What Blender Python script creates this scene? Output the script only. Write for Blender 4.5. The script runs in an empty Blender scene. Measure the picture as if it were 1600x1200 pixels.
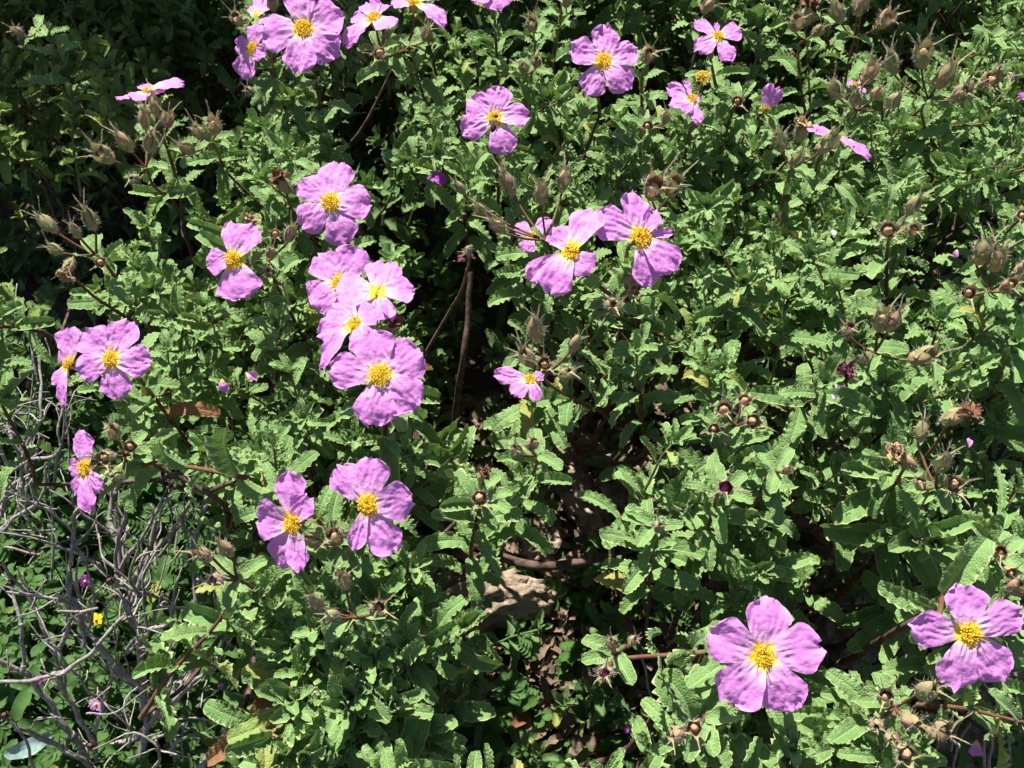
import bpy, math, random
import numpy as np
from mathutils import Vector, noise as mn
random.seed(11)
RG = np.random.default_rng(11)
SC = bpy.context.scene
COL = SC.collection
R = math.radians

# ------------------------------------------------------------------ camera frame
F = 1500.0                      # focal length in photo pixels (photo 1600 x 1200)
PITCH = R(52)
CAM = np.array([0, 0, 0.83])
RT = np.array([1.0, 0, 0])
FW = np.array([0, math.cos(PITCH), -math.sin(PITCH)])
UP = np.array([0, math.sin(PITCH), math.cos(PITCH)])
BK = -FW
ZC = 0.36                       # height of the bush top

def ray(px, py): return FW + (px - 800) / F * RT + (600 - py) / F * UP
def onz(px, py, z):
    r = ray(px, py); return CAM + r * ((z - CAM[2]) / r[2])
def proj(P):
    d = np.asarray(P) - CAM; w = d @ FW
    return 800 + F * (d @ RT) / w, 600 - F * (d @ UP) / w, w
def depth(P): return float((np.asarray(P) - CAM) @ FW)
def nrm(v):
    v = np.asarray(v, float); return v / (np.linalg.norm(v) + 1e-12)

# ------------------------------------------------------------------ mesh helpers
def nvec(p):
    return np.array([mn.noise(p), mn.noise(p + Vector((31.7, 5.3, 11.9))), mn.noise(p + Vector((-17.1, 47.3, 3.3)))])
class Acc:
    def __init__(s): s.V = []; s.F = []; s.A = []; s.n = 0
    def add(s, V, Fq, A=(0, 0, 0)):
        V = np.asarray(V, float); Fq = np.asarray(Fq, int)
        A = np.broadcast_to(np.asarray(A, float), (len(V), 3))
        s.V.append(V); s.F.append(Fq + s.n); s.A.append(A); s.n += len(V)
    def mesh(s, name, mat):
        V = np.concatenate(s.V); Fq = np.concatenate(s.F); A = np.concatenate(s.A)
        m = bpy.data.meshes.new(name)
        m.vertices.add(len(V)); m.vertices.foreach_set('co', V.astype(np.float32).ravel())
        if Fq.shape[1] == 4:                      # rows whose last two corners agree are triangles
            keep = np.ones(Fq.shape, bool); keep[:, 3] = Fq[:, 2] != Fq[:, 3]
        else: keep = np.ones(Fq.shape, bool)
        tot = keep.sum(1); idx = Fq[keep]
        m.loops.add(len(idx)); m.loops.foreach_set('vertex_index', idx.astype(np.int32))
        m.polygons.add(len(Fq)); m.polygons.foreach_set('loop_start', np.concatenate([[0], np.cumsum(tot)[:-1]]).astype(np.int32))
        m.update(calc_edges=True)
        m.polygons.foreach_set('use_smooth', np.ones(len(Fq), bool))
        at = m.attributes.new('lc', 'FLOAT_COLOR', 'POINT')
        at.data.foreach_set('color', np.concatenate([A, np.ones((len(A), 1))], 1).astype(np.float32).ravel())
        m.materials.append(mat)
        return m
    def obj(s, name, mat, parent=None, loc=None):
        """World-space vertices -> object whose origin is loc (or parent's)."""
        m = s.mesh(name, mat)
        return link(name, m, parent, loc)

def link(name, mesh, parent=None, loc=None, rot=None, scale=None):
    o = bpy.data.objects.new(name, mesh); COL.objects.link(o)
    if loc is not None:
        if mesh is not None and rot is None and scale is None and len(mesh.vertices):
            co = np.empty(len(mesh.vertices) * 3, np.float32); mesh.vertices.foreach_get('co', co)
            co = co.reshape(-1, 3) - np.asarray(loc, np.float32); mesh.vertices.foreach_set('co', co.ravel()); mesh.update()
        o.location = Vector([float(v) for v in loc])
    if rot is not None: o.rotation_mode = 'QUATERNION'; o.rotation_quaternion = rot
    if scale is not None: o.scale = (scale,) * 3
    if parent is not None: setparent(o, parent)
    return o
WLOC = {}
def setparent(o, p):
    """parent while keeping the world placement (parents are unrotated and unscaled)"""
    wl = Vector(WLOC.get(p.name, p.location)); me = Vector(o.location)
    WLOC[o.name] = me.copy()
    o.parent = p; o.location = me - wl
def tag(o, label=None, cat=None, group=None, kind=None):
    if label: o['label'] = label
    if cat: o['category'] = cat
    if group: o['group'] = group
    if kind: o['kind'] = kind
    return o
def empty(name, loc):
    o = bpy.data.objects.new(name, None); COL.objects.link(o); o.location = Vector([float(v) for v in loc])
    o.empty_display_size = 0.02; WLOC[o.name] = o.location.copy()
    return o

def gridfaces(nu, nv):
    i = np.arange(nu - 1)[:, None] * nv; j = np.arange(nv - 1)[None, :]
    a = (i + j).ravel(); return np.stack([a, a + 1, a + nv + 1, a + nv], 1)

def tube(path, rad, k=6, cap=True):
    P = np.asarray(path, float); n = len(P)
    rad = np.broadcast_to(np.asarray(rad, float), (n,)).copy()
    T = np.gradient(P, axis=0); T /= np.linalg.norm(T, axis=1, keepdims=True) + 1e-12
    ref = np.array([0.31, 0.17, 0.93]); 
    if abs(T[0] @ ref) > .9: ref = np.array([1., 0, 0])
    V = []
    b = nrm(np.cross(T[0], ref))
    for i in range(n):
        b = nrm(b - T[i] * (b @ T[i])); c = np.cross(T[i], b)
        a = np.arange(k) / k * 2 * math.pi
        V.append(P[i] + rad[i] * (np.cos(a)[:, None] * b + np.sin(a)[:, None] * c))
    V = np.concatenate(V)
    Fq = []
    for i in range(n - 1):
        for j in range(k):
            Fq.append((i * k + j, i * k + (j + 1) % k, (i + 1) * k + (j + 1) % k, (i + 1) * k + j))
    if cap:
        V = np.concatenate([V, P[-1:] + T[-1:] * rad[-1] * .6]); m = len(V) - 1
        for j in range(k): Fq.append(((n - 1) * k + j, (n - 1) * k + (j + 1) % k, m, m))
    return V, np.array(Fq)

def smooth(pts, n=8):
    """Catmull-Rom through the points"""
    P = np.asarray(pts, float)
    if len(P) < 3:
        t = np.linspace(0, 1, n)[:, None]; return P[0] * (1 - t) + P[-1] * t
    Q = np.concatenate([[2 * P[0] - P[1]], P, [2 * P[-1] - P[-2]]]); out = []
    for i in range(1, len(Q) - 2):
        for t in np.arange(n) / n:
            p0, p1, p2, p3 = Q[i - 1:i + 3]
            out.append(.5 * (2 * p1 + (p2 - p0) * t + (2 * p0 - 5 * p1 + 4 * p2 - p3) * t * t + (3 * p1 - p0 - 3 * p2 + p3) * t ** 3))
    out.append(P[-1]); return np.array(out)

def wobble(P, amp, fr=30, seed=0):
    P = np.array(P, float)
    for i in range(1, len(P)):
        P[i] += nvec(Vector(P[i] * fr + seed)) * amp
    return P

# ------------------------------------------------------------------ materials
def mat(name):
    m = bpy.data.materials.new(name); m.use_nodes = True
    nt = m.node_tree; nt.nodes.clear()
    return m, nt, nt.nodes, nt.links
def N(nt, t, **kw):
    n = nt.nodes.new(t)
    for k, v in kw.items():
        if k in n.inputs: n.inputs[k].default_value = v
        else: setattr(n, k, v)
    return n
def mixc(nt, fac, a, b, blend='MIX'):
    n = nt.nodes.new('ShaderNodeMix'); n.data_type = 'RGBA'; n.blend_type = blend
    for sock, v in ((n.inputs[0], fac), (n.inputs[6], a), (n.inputs[7], b)):
        if hasattr(v, 'is_output'): nt.links.new(v, sock)
        elif isinstance(v, (int, float)): sock.default_value = v
        else: sock.default_value = (*v, 1)
    return n.outputs[2]
def ramp(nt, src, stops):
    n = nt.nodes.new('ShaderNodeValToRGB'); e = n.color_ramp.elements
    while len(e) > 1: e.remove(e[0])
    e[0].position = stops[0][0]; e[0].color = (*stops[0][1], 1)
    for p, c in stops[1:]:
        x = e.new(p); x.color = (*c, 1)
    nt.links.new(src, n.inputs[0]); return n.outputs[0]
def math_(nt, op, a, b=0.0, clamp=False):
    n = nt.nodes.new('ShaderNodeMath'); n.operation = op; n.use_clamp = clamp
    for s, v in ((n.inputs[0], a), (n.inputs[1], b)):
        if hasattr(v, 'is_output'): nt.links.new(v, s)
        else: s.default_value = v
    return n.outputs[0]
def finish(nt, color, rough=.6, transl=0.0, bump=None, bstr=.3, bdist=.001, spec=.3, tcol=None, sheen=0):
    L = nt.links
    p = nt.nodes.new('ShaderNodeBsdfPrincipled'); p.inputs['Roughness'].default_value = rough
    p.inputs['Specular IOR Level'].default_value = spec
    if sheen:
        p.inputs['Sheen Weight'].default_value = sheen; p.inputs['Sheen Roughness'].default_value = .5
    if hasattr(color, 'is_output'): L.new(color, p.inputs['Base Color'])
    else: p.inputs['Base Color'].default_value = (*color, 1)
    out = nt.nodes.new('ShaderNodeOutputMaterial'); sh = p.outputs[0]
    nb = None
    if bump is not None:
        b = nt.nodes.new('ShaderNodeBump'); b.inputs['Strength'].default_value = bstr
        b.inputs['Distance'].default_value = bdist; L.new(bump, b.inputs['Height']); L.new(b.outputs[0], p.inputs['Normal']); nb = b
    if transl:
        t = nt.nodes.new('ShaderNodeBsdfTranslucent')
        c = tcol if tcol is not None else color
        if hasattr(c, 'is_output'): L.new(c, t.inputs[0])
        else: t.inputs[0].default_value = (*c, 1)
        if nb: L.new(nb.outputs[0], t.inputs['Normal'])
        mx = nt.nodes.new('ShaderNodeMixShader'); mx.inputs[0].default_value = transl
        L.new(sh, mx.inputs[1]); L.new(t.outputs[0], mx.inputs[2]); sh = mx.outputs[0]
    L.new(sh, out.inputs[0])

def leaf_mat(name, dark, lite, edge, scale=950, transl=.22, bstr=.55, spec=.22):
    m, nt, nd, L = mat(name)
    at = N(nt, 'ShaderNodeAttribute', attribute_name='lc')
    sp = nd.new('ShaderNodeSeparateColor'); L.new(at.outputs['Color'], sp.inputs[0])
    oi = nd.new('ShaderNodeObjectInfo'); tc = nd.new('ShaderNodeTexCoord')
    v = N(nt, 'ShaderNodeTexVoronoi', Scale=scale); L.new(tc.outputs['Object'], v.inputs['Vector'])
    n1 = N(nt, 'ShaderNodeTexNoise', Scale=90.0, Detail=4.0); L.new(tc.outputs['Object'], n1.inputs['Vector'])
    r = math_(nt, 'ADD', math_(nt, 'MULTIPLY', sp.outputs[1], .72), math_(nt, 'MULTIPLY', oi.outputs['Random'], .34), True)
    base = mixc(nt, r, dark, lite)
    base = mixc(nt, math_(nt, 'MULTIPLY', math_(nt, 'SUBTRACT', n1.outputs[0], .45, True), 1.6, True), base, [c * 1.25 for c in lite])
    e = math_(nt, 'MULTIPLY', math_(nt, 'SUBTRACT', sp.outputs[0], .84, True), 6.5, True)
    rib = math_(nt, 'SUBTRACT', 1.0, math_(nt, 'MULTIPLY', sp.outputs[0], 14.0, True), True)
    base = mixc(nt, math_(nt, 'MULTIPLY', e, .85), base, edge)  # pale hairy margin, with sunlight on the upturned rim painted in
    base = mixc(nt, math_(nt, 'MULTIPLY', rib, .5), base, edge)
    # veins between the wrinkles a little paler
    base = mixc(nt, math_(nt, 'MULTIPLY', v.outputs['Distance'], .35, True), base, [c * 1.5 for c in lite])
    dry = ramp(nt, sp.outputs[2], [(0, (0.2, .24, .04)), (.5, (.36, .36, .07)), (.75, (.30, .15, .06)), (1, (.20, .085, .04))])
    base = mixc(nt, math_(nt, 'MULTIPLY', math_(nt, 'ADD', sp.outputs[2], math_(nt, 'MULTIPLY', n1.outputs[0], .3)), math_(nt, 'GREATER_THAN', sp.outputs[2], .05), True), base, dry)
    hb = math_(nt, 'ADD', math_(nt, 'MULTIPLY', v.outputs['Distance'], -1.0), math_(nt, 'MULTIPLY', n1.outputs[0], .6))
    finish(nt, base, .62, transl, hb, bstr, .0009, spec, tcol=mixc(nt, .5, base, (.20, .34, .03)), sheen=.12)
    return m

M_LEAF = leaf_mat('rockrose_leaf', (.070, .150, .034), (.172, .288, .092), (.54, .58, .26), bstr=.55)
M_INNER = leaf_mat('shaded_inner_leaf', (.06, .125, .034), (.115, .20, .06), (.18, .24, .09))  # darker copy of the rockrose leaf, interior shade in its colour
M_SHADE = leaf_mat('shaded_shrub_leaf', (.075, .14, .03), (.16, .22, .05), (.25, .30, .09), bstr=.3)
M_WEED = leaf_mat('weed_leaf', (.020, .065, .014), (.065, .145, .028), (.08, .15, .04), scale=300, bstr=.15, transl=.3)

def petal_mat(name, a, b, yellow=True, tr=.32):
    m, nt, nd, L = mat(name)
    at = N(nt, 'ShaderNodeAttribute', attribute_name='lc'); sp = nd.new('ShaderNodeSeparateColor'); L.new(at.outputs['Color'], sp.inputs[0])
    tc = nd.new('ShaderNodeTexCoord')
    n1 = N(nt, 'ShaderNodeTexNoise', Scale=260.0, Detail=5.0, Roughness=.6); L.new(tc.outputs['Object'], n1.inputs['Vector'])
    n2 = N(nt, 'ShaderNodeTexNoise', Scale=700.0, Detail=3.0); L.new(tc.outputs['Object'], n2.inputs['Vector'])
    w = N(nt, 'ShaderNodeTexWave', Scale=7.0, Distortion=5.0, Detail=2.0)     # fine veins running to the rim
    cx = nd.new('ShaderNodeCombineXYZ'); L.new(sp.outputs[1], cx.inputs[0]); L.new(cx.outputs[0], w.inputs['Vector'])
    c = mixc(nt, n1.outputs[0], a, b)
    c = mixc(nt, math_(nt, 'MULTIPLY', w.outputs[0], .14), c, [x * .8 for x in a])
    c = mixc(nt, math_(nt, 'MULTIPLY', sp.outputs[2], .8), c, [min(.9, x * 1.15 + .02) for x in b])
    oi = nd.new('ShaderNodeObjectInfo'); c = mixc(nt, math_(nt, 'MULTIPLY', oi.outputs['Random'], .30), c, [x * .82 for x in a])
    if yellow:
        y = ramp(nt, sp.outputs[0], [(0, (1, 1, 1)), (.16, (1, 1, 1)), (.27, (0, 0, 0))])
        wht = ramp(nt, sp.outputs[0], [(0, (1, 1, 1)), (.26, (.8, .8, .8)), (.55, (0, 0, 0))])
        c = mixc(nt, math_(nt, 'MULTIPLY', wht, .6), c, (.88, .60, .80))
        c = mixc(nt, y, c, (.92, .68, .06))
    h = math_(nt, 'ADD', n1.outputs[0], math_(nt, 'MULTIPLY', n2.outputs[0], .4))
    finish(nt, c, .55, tr, h, .5, .0012, .25)
    return m
M_PETAL = petal_mat('pink_petal', (.64, .20, .61), (.79, .34, .76))
M_PETAL_DEEP = petal_mat('magenta_or_shaded_petal', (.36, .05, .40), (.46, .10, .50), yellow=False)  # magenta blooms, and pink petals whose shade is put into the colour
M_PALEPETAL = petal_mat('bleached_petal', (.75, .62, .70), (.85, .78, .80), yellow=False)

def noise_mat(name, a, b, scale=200, rough=.7, bump=.5, bdist=.001, tr=0, spec=.25, detail=5, mid=None, coord='Object'):
    m, nt, nd, L = mat(name); tc = nd.new('ShaderNodeTexCoord')
    n1 = N(nt, 'ShaderNodeTexNoise', Scale=float(scale), Detail=float(detail), Roughness=.65); L.new(tc.outputs[coord], n1.inputs['Vector'])
    st = [(.35, a), (.65, b)] if mid is None else [(.3, a), (.5, mid), (.7, b)]
    c = ramp(nt, n1.outputs[0], st)
    finish(nt, c, rough, tr, n1.outputs[0], bump, bdist, spec)
    return m
M_STAMEN = noise_mat('golden_anther', (.98, .50, .01), (1.0, .74, .04), 900, .6, .3, .0005, .2)
M_FILAMENT = noise_mat('yellow_filament', (.80, .55, .03), (.85, .66, .08), 900, .6, .1, .0005, .3)
M_STALK = noise_mat('hairy_reddish_stalk', (.10, .036, .024), (.17, .15, .06), 55, .7, .5, .0007, 0, .2, mid=(.13, .06, .035))
M_GREENSTALK = noise_mat('green_stalk', (.12, .14, .05), (.22, .17, .08), 60, .7, .5, .0007, 0, .2)
M_WOOD = noise_mat('brown_bark', (.045, .026, .02), (.15, .10, .075), 160, .85, .8, .0012, 0, .15)
M_DEAD = noise_mat('weathered_grey_bark', (.14, .115, .095), (.44, .41, .38), 260, .8, .8, .0010, 0, .2, mid=(.26, .235, .21))
M_DRYBROWN = noise_mat('withered_brown', (.16, .055, .03), (.42, .22, .12), 300, .8, .7, .0012, .15)
M_STRAW = noise_mat('withered_straw', (.42, .26, .12), (.66, .50, .30), 300, .8, .7, .0012, .15)
M_WITHERPINK = noise_mat('withered_purple', (.16, .03, .05), (.36, .14, .18), 300, .8, .7, .0012, .15)
M_HAIR = noise_mat('white_hair', (.68, .64, .52), (.80, .74, .64), 50, .7, 0, .0005, .3)
M_BEEDARK = noise_mat('bee_dark', (.015, .010, .008), (.05, .03, .018), 500, .6, .5, .0005)
M_BEEFUR = noise_mat('bee_fur', (.12, .08, .03), (.24, .17, .09), 1200, .9, .8, .0006)
M_WHITE = noise_mat('white_scrap', (.72, .76, .80), (.85, .88, .9), 60, .5, .1, .0005)
M_YELLOW = noise_mat('yellow_petal', (.75, .55, .01), (.8, .68, .03), 300, .6, .2, .0005, .2)

def sepal_mat():
    m, nt, nd, L = mat('hairy_sepal')
    at = N(nt, 'ShaderNodeAttribute', attribute_name='lc'); sp = nd.new('ShaderNodeSeparateColor'); L.new(at.outputs['Color'], sp.inputs[0])
    oi = nd.new('ShaderNodeObjectInfo'); tc = nd.new('ShaderNodeTexCoord')
    n1 = N(nt, 'ShaderNodeTexNoise', Scale=260.0, Detail=4.0); L.new(tc.outputs['Object'], n1.inputs['Vector'])
    c = ramp(nt, sp.outputs[0], [(0, (.24, .36, .12)), (.22, (.34, .38, .16)), (.42, (.50, .30, .19)), (.7, (.42, .38, .19)), (1, (.50, .30, .18))])
    c = mixc(nt, math_(nt, 'MULTIPLY', math_(nt, 'POWER', sp.outputs[1], 3.0), .8), c, (.19, .26, .08))
    st_ = math_(nt, 'SUBTRACT', 1.0, math_(nt, 'MULTIPLY', sp.outputs[1], 2.6, True), True)
    c = mixc(nt, math_(nt, 'MULTIPLY', oi.outputs['Random'], .6), c, (.26, .38, .13))
    c = mixc(nt, math_(nt, 'MULTIPLY', st_, .4), c, (.46, .18, .13))
    c = mixc(nt, math_(nt, 'MULTIPLY', math_(nt, 'SUBTRACT', n1.outputs[0], .48, True), 3.0, True), c, (.50, .20, .15))
    finish(nt, c, .75, .2, n1.outputs[0], .5, .0008, .15, sheen=.12)
    return m
M_SEPAL = sepal_mat()
M_CORE = noise_mat('bud_core', (.34, .30, .13), (.56, .24, .19), 170, .7, .4, .0008, .1)
M_CORE_PINK = noise_mat('bud_core_pink', (.45, .03, .33), (.55, .08, .45), 200, .6, .4, .0008, .1)

# ------------------------------------------------------------------ leaf
def leaf(L, W, nu=31, nv=9, bend=1.0, wave=.14, nw=None, fold=.25, lift=0., rnd=0, dry=0, twist=0.):
    """blade along +x, width y, upper side +z, attached at the origin; flat blade with a crisped, upturned rim"""
    nw = nw or random.uniform(5.5, 8.5)
    t = np.linspace(0, 1, nu)[:, None]
    if nv >= 9: s = np.array([-1, -.91, -.76, -.42, -.09, 0, .09, .42, .76, .91, 1])[None, :]
    elif nv >= 7: s = np.array([-1, -.88, -.5, 0, .5, .88, 1])[None, :]
    else: s = np.array([-1, -.75, 0, .75, 1])[None, :]
    nv = s.shape[1]
    tt = t ** .9
    w = .5 * W * np.clip(1 - np.abs(2 * tt - 1.06) ** 2.7 / 1.06 ** 2.7, 0, 1) ** .62
    w = np.maximum(w, W * .05 * (t < .5)); w[-1] = W * .02
    ph1, ph2, ph3 = random.uniform(0, 6.28), random.uniform(0, 6.28), random.uniform(0, 6.28)
    ph = np.where(s > 0, ph1, ph2)
    env = np.clip(np.sin(math.pi * t), 0, 1) ** .5
    fr = 2 * math.pi * nw * (t + .05 * np.sin(7 * t + ph1) + .02 * np.sin(17 * t + ph2))
    wv = np.sin(fr + ph) + .3 * np.sin(fr * 1.7 + ph * 3)
    ws = w * (1 + .045 * np.sin(fr + ph + 1.2) * np.abs(s) ** 3)
    y = ws * s
    a_ = np.abs(s)
    z = wave * W * env * (wv * a_ ** 4.5 + .55 * a_ ** 7) \
        + .10 * W * env * np.sin(2 * math.pi * 1.6 * t + ph3 + (s > 0) * 2.0) * a_ ** 1.5 \
        + fold * w * a_ ** 1.2 - .07 * W * np.exp(-(s / .12) ** 2) * env
    a = lift - bend * t ** 1.25
    ax = np.concatenate([[0], np.cumsum(np.cos(a[:-1, 0]))]) / (nu - 1) * L
    az = np.concatenate([[0], np.cumsum(np.sin(a[:-1, 0]))]) / (nu - 1) * L
    tw = twist * t
    yy = y * np.cos(tw) - z * np.sin(tw); zz = y * np.sin(tw) + z * np.cos(tw)
    X = ax[:, None] - np.sin(a) * zz; Z = az[:, None] + np.cos(a) * zz
    bow = random.uniform(-.14, .14) * L * t ** 2
    V = np.stack([X + 0 * s, yy + bow, Z], -1).reshape(-1, 3)
    A = np.stack([a_ + 0 * t, np.full((nu, nv), rnd), np.full((nu, nv), dry)], -1).reshape(-1, 3)
    return V, gridfaces(nu, nv), A

def frame_place(V, o, d, up):
    """x axis -> d, z axis ~ up"""
    x = nrm(d); z = nrm(up - x * (up @ x)); y = np.cross(z, x)
    return V @ np.stack([x, y, z]) + o

def drydice(bias=0.0):
    r = random.random()
    if r < .004 + bias * .35: return random.uniform(.75, 1)
    if r < .03 + bias: return random.uniform(.25, .6)
    return 0

def leaves_on(acc, P, ls, Ln, lo=0.0, bias=0.0, nu=37, nv=9, tip=True, spread=1.0, axil=.5):
    """opposite, crosswise leaf pairs along the polyline P (base -> tip)"""
    P = np.asarray(P); seg = np.linalg.norm(np.diff(P, axis=0), axis=1); cum = np.concatenate([[0], np.cumsum(seg)]); tot = cum[-1]
    def at(s):
        i = min(max(np.searchsorted(cum, s) - 1, 0), len(P) - 2); f = (s - cum[i]) / max(seg[i], 1e-9)
        return P[i] + f * (P[i + 1] - P[i]), nrm(P[i + 1] - P[i])
    s = lo; k = 0; ang0 = random.uniform(0, 6.28)
    while s < tot - .002:
        o, T = at(s)
        b = nrm(np.cross(T, [.3, .9, .2])); c = np.cross(T, b)
        u = s / tot
        for side in (0, 1):
            if random.random() < .07 and u < .7: continue
            an = ang0 + k * math.pi / 2 * 1.04 + side * math.pi + random.uniform(-.3, .3)
            out = math.cos(an) * b + math.sin(an) * c
            el = (R(20) + R(38) * u ** 1.6 + random.uniform(-.35, .35)) * spread
            d = out * math.cos(el) + T * math.sin(el)
            L_ = Ln * random.uniform(.70, 1.20) * (1 - .50 * u ** 4)
            W_ = L_ * random.uniform(.25, .38)
            V, Fq, A = leaf(L_, W_, nu, nv, bend=random.uniform(.3, 2.1), wave=random.uniform(.09, .19), fold=random.uniform(-.25, .9), rnd=random.random(), dry=drydice(bias), twist=random.uniform(-.7, .7))
            acc.add(frame_place(V, o + out * .0012, d, T + .15 * np.array([0, 0, 1])), Fq, A)
            if random.random() < axil:
                for q in range(random.randint(1, 3)):
                    a2 = an + random.uniform(-.9, .9); o2 = math.cos(a2) * b + math.sin(a2) * c
                    e2 = random.uniform(.4, 1.2); L2 = L_ * random.uniform(.3, .55)
                    V, Fq, A = leaf(L2, L2 * .34, max(9, nu // 2), 5, bend=random.uniform(.2, 1.), wave=.14, nw=3.5, fold=.4, rnd=random.random())
                    acc.add(frame_place(V, o + out * .003 + T * .004, o2 * math.cos(e2) + T * math.sin(e2), T), Fq, A)
        s += ls * random.uniform(.75, 1.25) * (1 - .45 * u); k += 1
    if tip:
        o, T = P[-1], nrm(P[-1] - P[-2]); b = nrm(np.cross(T, [.3, .9, .2])); c = np.cross(T, b)
        for q in range(6):
            an = q * 2.4 + random.random(); e2 = random.uniform(.6, 1.3) + .03 * q; out = math.cos(an) * b + math.sin(an) * c
            L2 = Ln * random.uniform(.3, .6)
            V, Fq, A = leaf(L2, L2 * .33, max(11, nu // 2), 5, bend=random.uniform(.1, .9), wave=.15, nw=3.5, fold=.5, rnd=random.uniform(.6, 1.2))
            acc.add(frame_place(V, o, out * math.cos(e2) + T * math.sin(e2), T), Fq, A)

# ------------------------------------------------------------------ leafy shoot models
class ShootModel: pass
def shoot_model(L, bias=0.0, ln=.036, mat_=None, step=.018, nu=37, nv=9):
    m = ShootModel()
    lean = random.uniform(.0, .25); az = random.uniform(0, 6.28)
    n = 9; t = np.linspace(0, 1, n)
    P = np.stack([np.cos(az) * lean * L * t ** 1.7, np.sin(az) * lean * L * t ** 1.7, -L + L * t], 1)
    P = wobble(P, .004, 22, random.random() * 9)
    P -= P[-1]
    a = Acc(); leaves_on(a, P, step, ln, lo=.2 * L, bias=bias, nu=nu, nv=nv)
    m.leaves = a.mesh('leafy_shoot', mat_ or M_LEAF)
    b = Acc(); b.add(*tube(P, np.linspace(.0016, .0007, n), 6)); m.stalk = b.mesh('stalk', random.choice((M_STALK, M_GREENSTALK)))
    m.base = P[0]; return m
MODELS = [shoot_model(random.uniform(.085, .13), ln=random.choice((.030, .033, .036))) for _ in range(20)]
MODELS_BIG = [shoot_model(random.uniform(.09, .12), ln=.039, step=.019) for _ in range(6)]
MODELS_DRY = [shoot_model(.09, bias=.33, ln=.040) for _ in range(4)]
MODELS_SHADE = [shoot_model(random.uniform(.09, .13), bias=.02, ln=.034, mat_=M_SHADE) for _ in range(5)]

# ------------------------------------------------------------------ shrubs
#        photo place, label
SH = [((330, 500), 'rockrose shrub rising behind the grey dead bush, two pink flowers paired at its outer edge'),
      ((450, 110), 'rockrose shrub behind, with a large pink flower crowded by smaller ones beside a black gap'),
      ((120, 110), 'dim olive-leaved shrub in the shaded corner below a flower seen edge-on'),
      ((800, 140), 'rockrose shrub at the back whose pink flower carries a foraging bee'),
      ((1110, 170), 'rockrose shrub at the back bearing a bare golden stamen tuft among small pink flowers'),
      ((1440, 150), 'rockrose shrub at the back with tall stems of hairy buds and almost no open flowers'),
      ((930, 430), 'rockrose shrub in the middle with two big touching pink flowers over a dark hollow'),
      ((1380, 500), 'large leafy rockrose shrub with reddish bud clusters and a withered purple bloom'),
      ((570, 480), 'rockrose shrub carrying a stack of four overlapping pink flowers, the lowest the widest'),
      ((560, 790), 'rockrose shrub with two pink flowers side by side above a cluster of buds'),
      ((1160, 860), 'rockrose shrub with long pale wavy leaves and one broad pink flower low down'),
      ((1480, 820), 'rockrose shrub with a straw coloured withered flower and one wide pink flower beside dead sticks'),
      ((540, 1100), 'rockrose shrub with yellowing and brown crisped leaves near the pale stone'),
      ((860, 1060), 'sparse low rockrose shrub in the shadow between pale stone and pointed pink-tipped bud'),
      ((1360, 1130), 'rockrose shrub with a dense knot of reddish hairy buds between two wide pink flowers')]
class Shrub: pass
SHR = []
for (p, lab) in SH:
    s = Shrub(); s.p = p; c = onz(p[0], p[1], ZC - .05)
    s.base = np.array([c[0] * .96, c[1] + .05, 0.0]); s.root = tag(empty('rockrose_shrub', s.base), lab, 'shrub', 'rockrose shrubs growing into one another')
    s.ends = []; s.inner = Acc(); SHR.append(s)
def shrub_at(px, py):
    return min(SHR, key=lambda s: (s.p[0] - px) ** 2 + ((s.p[1] - py) * 1.25) ** 2)

# bare or sunken places of the bush, in photo places: x, y, rx, ry, how bare
GAPS = [(60, 300, 90, 50, .97), (170, 190, 90, 40, .9), (230, 60, 40, 40, .7), (30, 230, 60, 50, .97), (270, 20, 30, 30, .8), (725, 470, 48, 130, .9), (880, 480, 62, 55, .95), (690, 330, 30, 40, .4), (920, 735, 100, 75, .97), (880, 850, 130, 80, .98), (765, 932, 85, 56, 1.0),
        (870, 1070, 140, 130, .97), (1000, 950, 80, 50, .7), (1290, 960, 75, 60, .9), (1330, 900, 50, 40, .7), (1560, 1120, 90, 70, 1.0), (560, 110, 62, 48, .95),
        (1020, 45, 75, 45, .95), (1440, 45, 70, 42, .95), (1190, 70, 45, 35, .8), (840, 5, 80, 30, .85), (700, 110, 50, 40, .4), (120, 250, 130, 60, .97), (30, 370, 90, 60, .97),
        (290, 110, 50, 50, .7), (345, 40, 40, 60, .8), (20, 160, 60, 60, .8), (345, 790, 65, 45, .95), (300, 640, 30, 25, .4), (1150, 70, 40, 40, .6), (1265, 85, 35, 30, .7),
        (1250, 760, 60, 50, .6), (1250, 540, 55, 30, .6), (1400, 440, 40, 40, .4), (70, 640, 130, 80, .9), (1020, 1120, 70, 90, .85), (1480, 330, 30, 40, .3),
        (90, 480, 40, 60, .35), (1560, 700, 40, 50, .5), (720, 790, 55, 70, .6), (760, 640, 50, 70, .7), (690, 1060, 40, 60, .6), (640, 60, 70, 40, .4)]
SUN_AZ, SUN_EL = R(-22), R(58)
SDIR = np.array([math.sin(SUN_AZ) * math.cos(SUN_EL), math.cos(SUN_AZ) * math.cos(SUN_EL), math.sin(SUN_EL)])
SUNNY = [onz(735, 930, .05), onz(790, 940, .05), onz(920, 755, .03), onz(100, 1000, .1), onz(250, 950, .12), onz(50, 800, .12), onz(330, 1080, .08), onz(200, 860, .15), onz(180, 1120, .05)]
def sunny(P):
    for q in SUNNY:
        v = np.asarray(P) - q
        if v @ SDIR > 0 and np.linalg.norm(v - SDIR * (v @ SDIR)) < (.046 if q[1] > 0 and q is SUNNY[0] or q is SUNNY[1] else .034): return True
    return False
def gapv(px, py):
    g = 0; s = 0
    for x, y, rx, ry, st in GAPS:
        q = 1 - ((px - x) / (rx + 20 + 18 * st)) ** 2 - ((py - y) / (ry + 18 + 18 * st)) ** 2
        if q > 0 and q * st > g: g = q * st; s = st
    return g, s
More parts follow.
